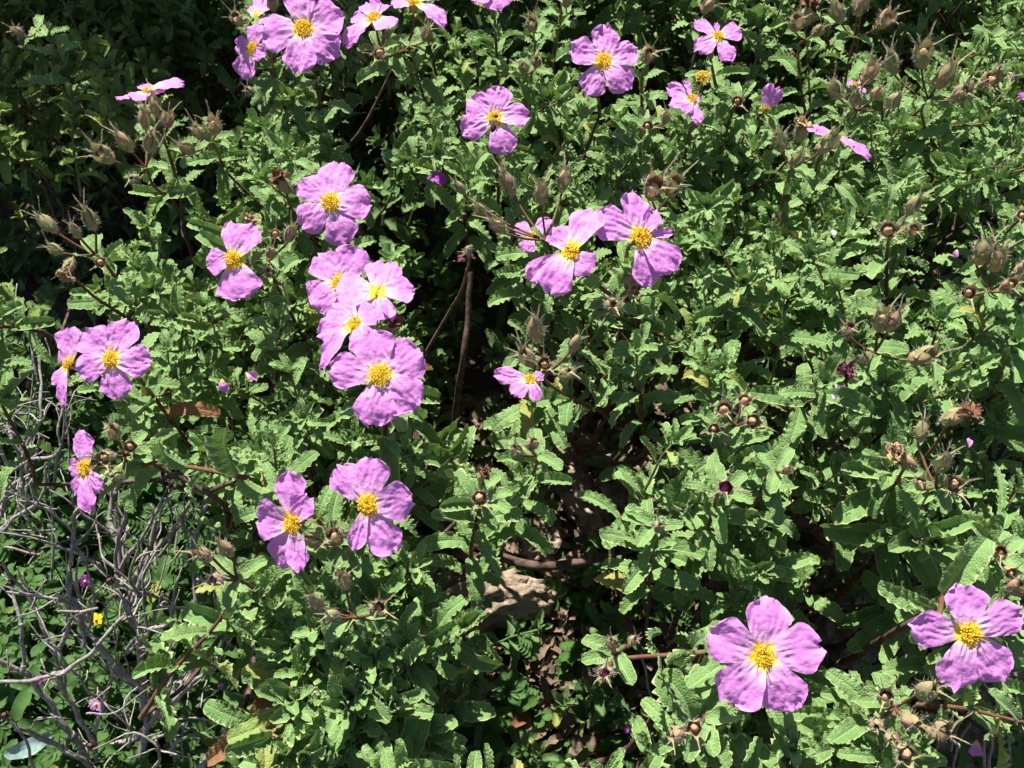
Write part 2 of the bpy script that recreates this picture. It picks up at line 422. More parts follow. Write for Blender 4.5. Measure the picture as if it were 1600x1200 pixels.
POLY = [(-500, 560), (100, 590), (180, 735), (320, 745), (365, 850), (385, 940), (425, 1010), (445, 1400), (-500, 1500)]
def inpoly(x, y):
    c = False; n = len(POLY)
    for i in range(n):
        x1, y1 = POLY[i]; x2, y2 = POLY[(i + 1) % n]
        if (y1 > y) != (y2 > y) and x < (x2 - x1) * (y - y1) / (y2 - y1) + x1: c = not c
    return c
def qrot(axis_up, spin):
    from mathutils import Quaternion
    q = Vector((0, 0, 1)).rotation_difference(Vector([float(v) for v in axis_up]))
    return q @ Quaternion((0, 0, 1), spin)

tips = []
sp_ = .0335
ny = int(1.35 / sp_)
FLOWER_SPOTS = []       # filled below, (px, py, r) : keep tall shoots from standing in front of flowers

# ------------------------------------------------------------------ flowers
def petal(d, n, L, W, curl=0., cup=.3, seed=0., crumple=1.0, fold=0., nu=32, nv=27):
    """petal blade from the flower centre along d, face normal n"""
    t = np.linspace(0, 1, nu)[:, None]; s = np.linspace(-1, 1, nv)[None, :]
    # outline: narrow claw, broad rounded far end
    w = .5 * W * (np.clip((t / .70), 0, 1) ** .62 * (t < .70) + (t >= .70) * np.sqrt(np.clip(1 - ((t - .70) / .34) ** 2, 0, 1)))
    w = np.maximum(w, .012 * W)
    P0 = seed * 7.31
    rim = np.array([mn.fractal(Vector((sv * 2.4, P0, 3.1)), 1.0, 2.0, 4) for sv in s[0]])[None, :]
    ext = 1 + .075 * rim * t ** 3 - .05 * np.exp(-(s / .3) ** 2) * t ** 6
    along = t * L * ext * (1 - .10 * s ** 2 * t ** 2)
    across = w * s * (1 - .12 * abs(fold))
    # wrinkles: radial pleats near the claw, crumpled cells further out
    H = np.zeros((nu, nv))
    for i in range(nu):
        for j in range(nv):
            tt = t[i, 0]; ss = s[0, j]; X = along[i, j] / L * 3.2; Y = across[i, j] / L * 3.2
            a = 1 - abs(mn.noise(Vector((X * 1.1, Y * 3.0, P0)))) * 2.4
            b = 1 - abs(mn.noise(Vector((X * 3.6 + 3, Y * 3.6, P0 + 5)))) * 2.2
            c = mn.noise(Vector((X * .9, Y * .9, P0 + 9)))
            e = mn.noise(Vector((X * 7, Y * 7, P0 + 19)))
            H[i, j] = (.026 * a * min(1, tt * 3) * (1.1 - .4 * tt) + .016 * b * tt ** 1.2 + .060 * c * tt + .012 * e * tt + .010 * (1 - abs(mn.noise(Vector((X * 2.2 + Y * 3, Y * 9 - X * 2, P0 + 29)))) * 3) * tt) * crumple
    edgewave = .05 * np.sin(s * 5 + P0) * t ** 4 + .03 * np.sin(t * 17 + P0) * np.abs(s) ** 4 * t
    z = L * (cup * (t * .55 - .6 * t ** 2.2) - curl * t ** 2.4 + H + edgewave) + fold * w * np.abs(s) ** 1.4 + .10 * W * s * math.sin(P0) * t
    d = nrm(d); n = nrm(n - d * (n @ d)); c = np.cross(n, d)
    V = along[..., None] * d + across[..., None] * c + z[..., None] * n
    A = np.stack([t + 0 * s, s * .5 + .5 + 0 * t, np.clip(b_(s, t), 0, 1)], -1).reshape(-1, 3)
    return V.reshape(-1, 3), gridfaces(nu, nv), A
def b_(s, t): return np.abs(s) ** 8 * .5 + t ** 10 * .5

def ico(r=1., sub=1):
    import bmesh
    bm = bmesh.new(); bmesh.ops.create_icosphere(bm, subdivisions=sub, radius=r)
    V = np.array([v.co[:] for v in bm.verts]); Ft = np.array([[v.index for v in f.verts] for f in bm.faces]); bm.free()
    return V, np.concatenate([Ft, Ft[:, 2:3]], 1)
I1 = ico(1, 1); I3 = ico(1, 3); I4 = ico(1, 5)
def stamen_mesh(seed, n=95):
    random.seed(seed)
    A = Acc(); B = Acc()
    for i in range(n):
        u = (i + .5) / n; th = i * 2.39996
        ph = math.acos(1 - u * .93)            # polar angle from the axis
        ln = random.uniform(.80, 1.08) * (1.0 - .12 * math.cos(ph))
        d = np.array([math.sin(ph) * math.cos(th), math.sin(ph) * math.sin(th), math.cos(ph) * .80])
        d = nrm(d + RG.normal(0, .06, 3)) 
        tip = d * ln + np.array([0, 0, .12])
        base = np.array([d[0] * .12, d[1] * .12, 0])
        mid = (tip + base) / 2 + np.array([0, 0, .10])
        B.add(*tube([base, mid, tip], [.016, .014, .012], 3, False))
        V = I1[0][:, :] * np.array([.075, .095, .065]) * random.uniform(.8, 1.25)
        V = frame_place(V, tip, nrm(d + RG.normal(0, .5, 3)), np.array([0.1, .2, 1]))
        A.add(V, I1[1])
    V = I3[0] * np.array([.10, .10, .10]) + np.array([0, 0, .9]); A.add(V, I3[1])
    return A.mesh('stamens', M_STAMEN), B.mesh('filaments', M_FILAMENT)
STAM = [stamen_mesh(100 + i) for i in range(4)]
random.seed(21)

def sepal_blade(L, W, open_, curlout=.5, nu=13, nv=7, tipw=.5):
    t = np.linspace(0, 1, nu)[:, None]; s = np.linspace(-1, 1, nv)[None, :]
    w = .5 * W * (np.sin(math.pi * np.clip(t * 1.25, 0, 1)) ** .7 * (t < .62)) 
    w = .5 * W * np.where(t < .30, (t / .30) ** .5, (.84 * np.clip(1 - (t - .30) / .42, 0, 1) ** .8 + .28 * (1 - t) / .7))
    w = np.maximum(w, W * .03)
    # hugging the bud first then flaring outward
    r = L * ((.165 * np.sin(math.pi * np.clip(t / .64, 0, 1)) ** .65 + .015) * (1 - open_) + open_ * t * .85 + curlout * .42 * np.clip(t - .62, 0, 1) ** 1.2)
    h = L * (t * (1 - .72 * open_)) 
    y = w * s; ins = -1.3 * (w * np.abs(s)) ** 2 / max(W * .5, 1e-6)
    V = np.stack([r + ins, y, h + 0 * s], -1).reshape(-1, 3)
    A = np.stack([t + 0 * s, np.abs(s) + 0 * t, 0 * t + 0 * s], -1).reshape(-1, 3)
    return V, gridfaces(nu, nv), A
def bud_model(open_, core='CORE', hairs=340):
    """unit bud, base at the origin, pointing +z"""
    m = Shrub()
    a = Acc()
    for k in range(5):
        an = k * 2 * math.pi / 5 + random.uniform(-.15, .15); big = 1 if k % 2 == 0 else .8
        o = max(0, open_ + random.uniform(-.05, .08)); V, Fq, A = sepal_blade(1.42 * big * random.uniform(.9, 1.15), .62 * big, o, random.uniform(.7, 2.2))
        c, s = math.cos(an), math.sin(an); V = V @ np.array([[c, s, 0], [-s, c, 0], [0, 0, 1]])
        a.add(V, Fq, A)
    m.calyx = a.mesh('calyx', M_SEPAL)
    b = Acc(); V = I3[0].copy(); rr = np.clip(1.0 - .35 * V[:, 2], .5, 1.3)
    cr = .155 if open_ < .1 else .225; V = V * np.array([cr, cr, .36]); V[:, 0] *= rr; V[:, 1] *= rr; V[:, 2] += .30
    tw = V[:, 2:3] * 3; V[:, :2] *= 1 + .08 * np.sin(6 * np.arctan2(V[:, 1:2], V[:, 0:1]) + tw)
    b.add(V, I3[1]); m.core = b.mesh('flower_bud', {'CORE': M_CORE, 'PINK': M_CORE_PINK}[core])
    h = Acc()
    Vc = np.concatenate(a.V)
    for i in range(hairs):
        p = Vc[random.randrange(len(Vc))]; out = nrm(np.array([p[0], p[1], (p[2] - .4) * .5]) + RG.normal(0, .35, 3) * .3)
        l = random.uniform(.07, .22); q = nrm(np.cross(out, RG.normal(0, 1, 3))) * .0038
        h.add(np.array([p - q, p + q, p + out * l]), np.array([[0, 1, 2, 2]]))
    m.hairs = h.mesh('hairs', M_HAIR)
    return m
BUDS = {'c': [bud_model(.0), bud_model(.06), bud_model(.02), bud_model(.04)], 'o': [bud_model(.14), bud_model(.22), bud_model(.18)], 's': [bud_model(.30), bud_model(.42)], 'p': [bud_model(.12, 'PINK'), bud_model(.18, 'PINK')]}
def crumple_mesh(seed, mat_, stretch=1.):
    """five shrunken petals twisted into one tuft"""
    a = Acc()
    for q in range(7):
        an = q * .9 + seed; d = np.array([math.cos(an) * .45, math.sin(an) * .45, 1.0 * stretch]); n = np.array([-math.cos(an), -math.sin(an), .3])
        V, Fq, A = petal(d, n, random.uniform(1.1, 1.7), random.uniform(.9, 1.3), random.uniform(-.5, .6), .9, seed=seed + q * 3.7, fold=.5, crumple=4.2, nu=20, nv=17)
        for i in range(len(V)): V[i] += nvec(Vector(V[i] * 2.2 + seed)) * .28
        V[:, 2] -= .6; a.add(V, Fq, A)
    return a.mesh('withered_petals', mat_)
CRUMP = {'brown': [crumple_mesh(1, M_DRYBROWN), crumple_mesh(4, M_DRYBROWN, 1.2)], 'straw': [crumple_mesh(7, M_STRAW, 1.3)], 'purple': [crumple_mesh(9, M_WITHERPINK)]}

def put_bud(sh, P, axis, size, kind, lab=None):
    m = random.choice(BUDS[kind]); q = qrot(nrm(axis), random.uniform(0, 6.28))
    o = link('flower_bud', m.core, sh.root, P, q, size)
    if lab: o['label'] = lab
    for nm, me in (('calyx', m.calyx), ('hairs', m.hairs)):
        c = bpy.data.objects.new(nm, me); COL.objects.link(c); c.parent = o
    return o
def put_withered(sh, P, axis, size, tone, lab):
    m = random.choice(BUDS['o']); q = qrot(nrm(axis), random.uniform(0, 6.28))
    o = link('withered_flower', random.choice(CRUMP[tone]), sh.root, np.asarray(P) + nrm(axis) * size * .35, q, size * .55)
    o['label'] = lab
    for nm, me in (('calyx', m.calyx), ('hairs', m.hairs)):
        c = bpy.data.objects.new(nm, me); COL.objects.link(c); c.parent = o; c.location = (0, 0, -1.5); c.scale = (1.75,) * 3
    return o

def stem_to(sh, P, axis, lower=None, rad=.0011, leafy=True, drop=.12, start_leaf=.0, label=None):
    """stalk from P (under a flower or a bud knot) down into the shrub, with leaf pairs"""
    P = np.asarray(P, float); axis = nrm(axis)
    if lower is not None:
        E = onz(lower[0], lower[1], P[2] - (lower[2] if len(lower) > 2 else .07))
    else:
        v = sh.base - P; v[2] = 0; v = v / (np.linalg.norm(v) + .15)
        E = P + np.array([v[0] * .05, v[1] * .05, -drop])
    a = P - axis * .014
    path = smooth([P, a, a * .5 + E * .5 - axis * .004, E], 5)
    path = wobble(path, .0012, 40, P[0]); path[0] = P
    r = np.linspace(rad * .75, rad * 1.35, len(path))
    acc = Acc(); acc.add(*tube(path, r, 7))
    for i in range(6, len(path), 6):                      # small swollen nodes
        acc.add(I1[0] * r[i] * 1.5 + path[i], I1[1])
    o = acc.obj('flower_stem', M_STALK, sh.root, P)
    if leafy:
        up = path[::-1]; tot = np.linalg.norm(np.diff(up, axis=0), axis=1).sum()
        cut = 1 - min(.6, (.022 + start_leaf) / tot); k = max(3, int(len(up) * cut))
        la = Acc(); leaves_on(la, up[:k], .021, .034, lo=.005, tip=False, axil=.35)
        lo = la.obj('leaves', M_LEAF, None, P); lo.parent = o; lo.location = (0, 0, 0)
    sh.ends.append(path[-1]); return path
def toworld(v): return v[0] * RT + v[1] * UP + v[2] * BK

# (px, py, dz, normal in camera axes, stamen size px, [(dx, dy up, width px, curl, fold)...], lower stem place, label)
FL = [
 (474, 47, .045, (.05, .10, 1), 15, [(58, 26, 58), (50, -42, 52), (-4, -70, 46), (-62, -8, 56), (-8, 62, 44)], (515, 245, .10), 'largest pink flower of its crowded group at the back'),
 (397, 76, .02, (-.35, -.1, 1), 10, [(-30, 10, 26), (-20, -42, 40), (22, -12, 26), (6, 36, 30)], None, 'small pink flower tucked under the large one'),
 (402, 30, .015, (-.3, .5, 1), 7, [(-28, 12, 30), (-10, 34, 34), (18, 30, 36), (14, -10, 24)], None, None),
 (585, 32, .04, (-.1, .75, 1), 13, [(-36, 12, 32), (-40, -48, 30, .1, .3), (30, -20, 40), (14, 30, 34, 0, .5), (-12, 34, 32)], (617, 100, .05), 'pink flower with one long petal drooping outward'),
 (646, 7, .04, (.1, .8, 1), 10, [(-34, 4, 32), (50, -38, 26, .1, .2), (30, 22, 36), (-10, 34, 36)], (620, 90, .05), 'pink flower tipped away, cut by the frame edge'),
 (770, -16, .04, (0, .3, 1), 11, [(34, -8, 36), (8, -36, 38), (-28, -24, 34), (-20, 30, 34), (22, 30, 34)], None, None),
 (773, 187, .04, (.0, .15, 1), 12, [(-38, 34, 38), (10, 52, 36), (52, 6, 38), (18, -52, 40), (-50, -20, 38)], None, 'pink flower with a bee at its centre'),
 (942, 97, .045, (.1, .1, 1), 13, [(6, 57, 40), (52, 16, 38), (38, -44, 42), (-24, -50, 40), (-50, 18, 44)], (937, 180, .06), None),
 (1121, 59, .04, (.05, .3, 1), 9, [(-31, 30, 22), (-2, 22, 9, 0, .4), (36, 10, 30), (17, -40, 27), (-34, -26, 30)], (1125, 150, .06), 'thin-petalled pink flower high among the back stems'),
 (1081, 157, .03, (-.2, .3, 1), 9, [(-34, 26, 22), (-32, -6, 24), (-12, -24, 18), (9, -40, 16), (-8, 32, 9, 0, .4), (12, 3, 12)], None, 'ragged small pink flower next to the bare stamens'),
 (1194, 172, .02, (-.6, -.9, 1), 4, [(16, 22, 20, .2), (4, 30, 20, .1)], None, 'half hidden drooping purple flower'),
 (1336, 134, .02, (.1, .4, 1), 5, [(-10, 8, 11), (12, -14, 10), (14, 6, 9)], None, 'tiny remnant flower with an orange centre'),
 (1302, 217, .02, (.42, .95, 1), 8, [(-42, 24, 24), (54, -30, 30, .1), (30, -12, 30), (-6, 20, 26), (-30, 6, 22)], None, 'pink flower seen edge-on behind hairy buds'),
 (231, 146, .035, (-.2, 1.25, 1), 8, [(-44, -12, 22), (-14, -16, 34), (54, 12, 32), (22, -4, 34), (-4, 16, 30)], None, 'pink flower seen edge-on above a bud cluster'),
 (517, 317, .045, (.05, .1, 1), 15, [(10, 64, 50), (-44, 34, 44), (60, 2, 52), (24, -62, 48), (-44, -36, 46)], None, 'lone round pink flower between the big cluster and the back group'),
 (366, 406, .045, (-.1, .1, 1), 14, [(-12, 60, 24), (30, 54, 46), (-40, -6, 40), (12, -60, 66, 0, -.1)], (340, 350, .06), 'pink flower with four petals, one narrow and upright'),
 (531, 444, .02, (.0, .1, 1), 13, [(-36, 44, 46), (30, 54, 54), (-44, -30, 54), (14, -40, 40)], None, 'hindmost flower of the stacked four'),
 (590, 460, .045, (.3, .6, 1), 5, [(8, 56, 52), (-60, 4, 66, .1), (52, 0, 50), (-8, -42, 60), (24, -44, 20, 0, .5)], None, 'crumpled pale pink flower with its centre nearly hidden'),
 (558, 508, .055, (-.5, .45, 1), 13, [(-42, 30, 54), (-60, -14, 40), (-54, -66, 34, .1, .3), (28, 24, 50), (20, -38, 44)], None, 'pink flower turned aside with one long lower petal'),
 (595, 586, .065, (.0, .1, 1), 18, [(-16, 66, 62, 0, .2), (60, 36, 62), (-76, 8, 50), (-10, -76, 60), (56, -48, 60)], (600, 690, .08), 'widest and lowest pink flower of the stack'),
 (461, 817, .045, (-.3, .0, 1), 16, [(-8, 80, 52), (26, 42, 40, 0, .3), (-56, 8, 60), (-30, -68, 50), (14, -68, 34)], None, 'pink flower of the pair leaning outward'),
 (575, 788, .055, (.0, .05, 1), 17, [(-48, 56, 46), (10, 72, 50), (68, 8, 56), (38, -74, 48), (-20, -68, 28, 0, .35)], (545, 860, .05), 'upright pink flower of the pair beside the buds'),
 (136, 731, .03, (-.35, .05, 1), 13, [(-8, 56, 42), (28, -34, 28), (12, -66, 28), (-16, -42, 26, 0, .3), (-26, 0, 26)], (235, 722, .01), 'narrow pink flower hanging out over the dead twigs'),
 (176, 562, .045, (.05, .1, 1), 14, [(-42, 44, 50), (24, 58, 46), (58, -4, 46), (10, -58, 44), (-48, -20, 40)], None, 'front flower of the outer pair'),
 (110, 568, .02, (-.4, .1, 1), 10, [(2, 54, 46), (-22, -36, 28), (-4, -66, 22), (-18, 20, 28)], None, 'partly hidden flower of the outer pair'),
 (894, 396, .06, (-.25, .3, 1), 15, [(-66, -40, 38, 0, .2), (-20, 42, 46), (36, 68, 52, .1), (28, -30, 40), (-36, -60, 52)], (1000, 500, .05), 'pale pink flower of the touching pair'),
 (999, 372, .06, (.25, .2, 1), 18, [(-12, 70, 44, 0, .2), (-70, 28, 52), (24, 42, 30, 0, .3), (52, 10, 16, 0, .4), (50, -52, 50), (14, -74, 42)], (985, 480, .05), 'pink flower of the touching pair with ragged petals'),
 (832, 371, .0, (.0, .2, 1), 9, [(-24, 22, 22), (28, 28, 26), (-12, -24, 24)], None, 'small shaded flower behind bud stalks'),
 (829, 595, -.008, (.1, .4, 1), 10, [(-54, 12, 26), (-28, -22, 26), (10, -32, 20), (22, 12, 18)], None, 'half shaded purple flower low in the hollow'),
 (1190, 1023, .055, (.0, .05, 1), 18, [(14, 84, 66), (-78, 34, 66), (-56, -66, 72), (88, 16, 68), (44, -80, 64)], None, 'broadest pink flower with five even petals'),
 (1510, 988, .055, (.05, .05, 1), 18, [(-88, 10, 52), (-4, 72, 64), (78, 34, 50), (58, -68, 58), (-30, -80, 62)], (1478, 925, .04), 'wide pink flower with spaced petals beside dead sticks'),
]
for i, (px, py, dz, nn, st, pet, low, lab) in enumerate(FL):
    C = onz(px, py, ZC + dz); D = depth(C); k = D / F
    sh = shrub_at(px, py); n = np.array(nn, float); n /= np.linalg.norm(n); nw = toworld(n)
    fl = empty('flower', C); wl = Vector([float(v) for v in C]); WLOC[fl.name] = wl; setparent(fl, sh.root)
    WLOC[fl.name] = wl
    if lab: fl['label'] = lab
    for j, p in enumerate(pet):
        dx, dy, W = p[:3]; curl = p[3] if len(p) > 3 else random.uniform(-.06, .10); fold = p[4] if len(p) > 4 else random.uniform(-.12, .18)
        dzc = -(n[0] * dx + n[1] * dy) / n[2]; dzc *= random.uniform(.85, 1.1)
        v = toworld((dx, dy, dzc)) * k; L = np.linalg.norm(v)
        V, Fq, A = petal(v, nw, L * 1.07, W * k * 1.17, curl, random.uniform(.08, .38), seed=i * 5.7 + j * 1.3, fold=fold, crumple=random.uniform(.85, 1.25))
        V = V + C + nw * (.0007 * ((j * 2) % 5))
        a = Acc(); a.add(V, Fq, A); a.obj('petal', M_PETAL, fl, C)
    s = STAM[i % 4]; q = qrot(nrm(nw + RG.normal(0, .08, 3)), random.uniform(0, 6.28))
    sc = st * k * .94
    so = link('stamens', s[0], fl, C + nw * .0012, q, sc)
    fo = link('filaments', s[1], fl, C + nw * .0012, q, sc)
    # green calyx behind
    cm = random.choice(BUDS['o']); co = link('calyx', cm.calyx, fl, C - nw * .0085, qrot(nw, random.random() * 6), .0115)
    stem_to(sh, C - nw * .008, nw, low, .0012)
    FLOWER_SPOTS.append((px, py, max(math.hypot(p[0], p[1]) for p in pet), D))

# the tuft of stamens whose petals have dropped
C = onz(1098, 124, ZC + .03); sh = shrub_at(1098, 124); k = depth(C) / F; nw = nrm(toworld((0, .5, 1)))
fl = link('bare_stamens', STAM[0][0], sh.root, C, qrot(nw, 0), 13 * k); fl['label'] = 'golden stamen tuft that has dropped its petals'
co = bpy.data.objects.new('calyx', BUDS['s'][0].calyx); COL.objects.link(co); co.parent = fl; co.location = (0, 0, -.6); co.scale = (1.4,) * 3
stem_to(sh, C - nw * .004, nw, None)

# ------------------------------------------------------------------ bud clusters: (stem knot, lower place), buds (px, py, size px, kind)
CL = [
 ((150, 398), None, [(88, 352, 34, 'c'), (148, 347, 36, 'c'), (124, 362, 26, 'c'), (96, 386, 28, 'c'), (160, 403, 24, 's')]),
 ((228, 262), (262, 300, .04), [(175, 238, 40, 'o'), (206, 226, 34, 'c'), (233, 226, 34, 'c'), (228, 192, 34, 'c'), (244, 172, 30, 'c'), (262, 188, 30, 'p'), (215, 272, 26, 'c')]),
 ((330, 222), (345, 262, .05), [(318, 203, 34, 'c'), (336, 198, 34, 'o'), (302, 226, 34, 'c')]),
 ((417, 405), (468, 520, .07), [(450, 366, 34, 'c'), (423, 418, 32, 'c'), (426, 392, 28, 'c'), (432, 362, 22, 's')]),
 ((853, 375), None, [(802, 292, 38, 'c'), (846, 306, 36, 'o'), (788, 352, 34, 'c'), (758, 328, 26, 'c'), (878, 288, 36, 'c'), (726, 296, 24, 'c')]),
 ((1026, 330), (1035, 400, .06), [(1018, 292, 50, 'o'), (1048, 290, 42, 'o')]),
 ((955, 480), (1080, 540, .05), [(958, 468, 44, 'c'), (984, 452, 26, 's')]),
 ((855, 582), (935, 640, .05), [(840, 520, 44, 'c'), (832, 556, 40, 'o'), (880, 572, 40, 'c'), (892, 538, 32, 'c'), (852, 560, 34, 's')]),
 ((1334, 58), (1310, 190, .07), [(1314, 24, 36, 'c'), (1340, 14, 34, 'c'), (1374, 30, 36, 'o')]),
 ((1258, 62), (1262, 190, .08), [(1242, 36, 34, 'o'), (1270, 48, 26, 'c')]),
 ((1450, 155), (1470, 242, .06), [(1398, 104, 38, 'c'), (1440, 90, 44, 'o'), (1464, 122, 44, 'o'), (1492, 142, 40, 'o'), (1532, 122, 40, 's')]),
 ((1340, 172), None, [(1312, 142, 36, 'c'), (1334, 156, 30, 'c'), (1350, 118, 38, 'o'), (1388, 156, 34, 'c'), (1362, 148, 28, 'c')]),
 ((1240, 262), (1195, 500, .08), [(1220, 222, 42, 'c'), (1238, 248, 34, 'c'), (1282, 224, 40, 'o')]),
 ((1402, 360), (1386, 470, .07), [(1418, 324, 36, 'c'), (1384, 352, 38, 's'), (1420, 356, 32, 'o')]),
 ((1545, 455), (1546, 540, .05), [(1528, 398, 44, 'o'), (1552, 408, 44, 'o'), (1590, 412, 42, 's'), (1510, 448, 34, 's'), (1568, 442, 38, 'o')]),
 ((1366, 552), (1376, 590, .05), [(1324, 510, 38, 'p'), (1374, 502, 42, 'o'), (1388, 506, 36, 'c'), (1424, 548, 46, 'o'), (1352, 560, 24, 'c')]),
 ((1150, 665), None, [(1132, 634, 38, 's'), (1170, 646, 34, 's'), (1118, 660, 28, 's'), (1160, 622, 30, 's')]),
 ((1128, 768), None, [(1130, 750, 44, 'p')]), ((1022, 820), None, [(1028, 816, 34, 'c')]),
 ((838, 712), None, [(830, 690, 34, 'c'), (810, 698, 34, 'c')]),
 ((1462, 762), (1440, 830, .05), [(1466, 722, 44, 'c'), (1482, 744, 38, 's'), (1436, 680, 34, 'c'), (1438, 752, 32, 'o')]),
 ((1570, 935), None, [(1580, 912, 44, 'c')]), ((1560, 870), None, [(1560, 858, 36, 'o'), (1574, 880, 30, 's')]),
 ((1398, 1105), None, [(1384, 1082, 44, 'o'), (1434, 1070, 50, 'c'), (1412, 1108, 44, 'c'), (1452, 1130, 46, 'o'), (1368, 1118, 36, 'c'), (1408, 1158, 42, 's'), (1390, 1140, 30, 'c')]),
 ((962, 1022), (1100, 1020, .02), [(946, 1036, 42, 'p'), (958, 1000, 34, 'c'), (984, 998, 26, 'c')]),
 ((1100, 1125), None, [(1062, 1130, 42, 'c'), (1086, 1122, 34, 's')]),
 ((550, 965), (552, 1020, .04), [(502, 938, 38, 'c'), (526, 954, 36, 'c'), (586, 944, 40, 'o'), (540, 908, 34, 'o')]),
 ((530, 850), None, [(528, 832, 44, 'o'), (500, 836, 42, 'c')]), ((370, 905), None, [(330, 862, 34, 'o'), (362, 856, 36, 'c'), (345, 895, 34, 'p')]),
 ((752, 782), None, [(750, 766, 34, 's')]), ((195, 712), (385, 745, .0), [(182, 672, 36, 'c'), (172, 700, 36, 's'), (205, 690, 28, 's'), (188, 734, 34, 'c')]),
 ((1010, 92), None, [(1008, 84, 34, 'o')]), ((835, 48), None, [(832, 38, 30, 'o')]), ((885, 8), None, [(884, 2, 26, 'c'), (1098, 8, 30, 'o')]),
 ((830, 112), None, [(820, 104, 28, 'c'), (838, 96, 26, 'c')]), ((640, 72), None, [(664, 52, 34, 'c'), (598, 78, 30, 's')]), ((392, 28), None, [(374, 26, 28, 'o'), (392, 140, 22, 'c')]),
 ((490, 270), None, [(494, 272, 24, 's')]), ((1212, 735), None, [(1226, 728, 26, 'c')]), ((1005, 198), None, [(1010, 192, 26, 's'), (1038, 184, 26, 'c')]), ((1152, 155), None, [(1150, 152, 26, 's')]),
 ((1598, 345), None, [(1590, 330, 30, 's')]), ((1548, 60), None, [(1560, 110, 24, 'c')]), ((60, 45), None, [(35, 48, 26, 'c')]),
]
PINKL = {946: 'pointed bud with a magenta tip peeping out', 1130: 'bud opening with a bright magenta tip', 1324: 'bud showing a magenta sliver', 262: 'bud with a dark magenta tip', 345: 'low bud with a magenta tip'}
for (kn, low, bs) in CL:
    cz = ZC + .03; K = onz(kn[0], kn[1], cz - .012); sh = shrub_at(*kn)
    top = np.zeros(3)
    for (px, py, sz, kind) in bs:
        P = onz(px, py + sz * .3, cz + random.uniform(-.004, .006)); k = depth(P) / F
        if np.linalg.norm(P - K) < .009: ax = nrm(np.array([0, -.3, 1]) + RG.normal(0, .2, 3))
        else: ax = nrm(.55 * nrm(P - K) + np.array([0, -.12, .75]) + RG.normal(0, .13, 3))
        if kind == 's': ax = nrm(ax + np.array([0, -.6, .3]))
        if kind == 'p': ax = nrm(ax + BK * .6)
        put_bud(sh, P, ax, sz * k * 1.08, kind, PINKL.get(px))
        top += ax
        d = np.linalg.norm(P - K)
        if d > .004 and d < .08:
            pa = smooth([K, K * .5 + P * .5 - np.array([0, 0, .08 * d]), P - ax * .002, P], 4); ac = Acc(); ac.add(*tube(pa, [.0008] * len(pa), 6)); ac.obj('bud_stalk', M_STALK, sh.root, K)
    stem_to(sh, K, nrm(top), low, .0011)
    # bracts at the knot
    la = Acc()
    for q in range(3):
        an = random.uniform(0, 6.28); d = np.array([math.cos(an), math.sin(an), .35]); V, Fq, A = leaf(.018, .008, 13, 5, .6, .1, 3, .5, rnd=.6, dry=0)
        la.add(frame_place(V, K, d, np.array([0, 0, 1.])), Fq, A)
    la.obj('bract', M_LEAF, sh.root, K)

WI = [((108, 415), 30, 'straw', (-.3, -1.2, -.4), 'straw brown withered flower hanging down'), ((1265, 22), 38, 'brown', (0, 0, 1), 'withered red-brown flower at the top of its stem'), ((445, 290), 34, 'brown', (-.4, 0, .8), 'withered brown flower by the lone round bloom'),
      ((392, 352), 26, 'straw', (.3, 0, 1), 'shrivelled tan flower'), ((1250, 208), 34, 'straw', (0, 0, 1), 'cream coloured withered flower over a brown calyx'), ((1328, 586), 36, 'purple', (-.5, -.3, .5), 'withered purple bloom'),
      ((1488, 652), 44, 'brown', (.7, .1, .5), 'withered salmon brown flower'), ((1418, 722), 42, 'straw', (-.8, .3, .5), 'straw coloured withered flower'), ((985, 438), 34, 'straw', (1, -.2, .1), 'tan withered flower under the touching pair'),
      ((612, 512), 30, 'brown', (.4, 0, 1), 'shrivelled brown flower'), ((425, 5), 30, 'brown', (0, 0, 1), 'brown withered flower'), ((732, 392), 24, 'purple', (-.3, 0, -1), 'drooping dark red withered flower'), ((1352, 8), 18, 'straw', (0, 0, 1), None), ((752, 745), 22, 'brown', (.3, 0, .6), None)]
for (p, sz, tone, ax, lab) in WI:
    P = onz(p[0], p[1], ZC + .028); sh = shrub_at(*p); k = depth(P) / F
    put_withered(sh, P, nrm(ax), sz * k, tone, lab or 'small withered flower'); stem_to(sh, P, np.array([0, 0, 1.]), None, .001, leafy=False, drop=.07)

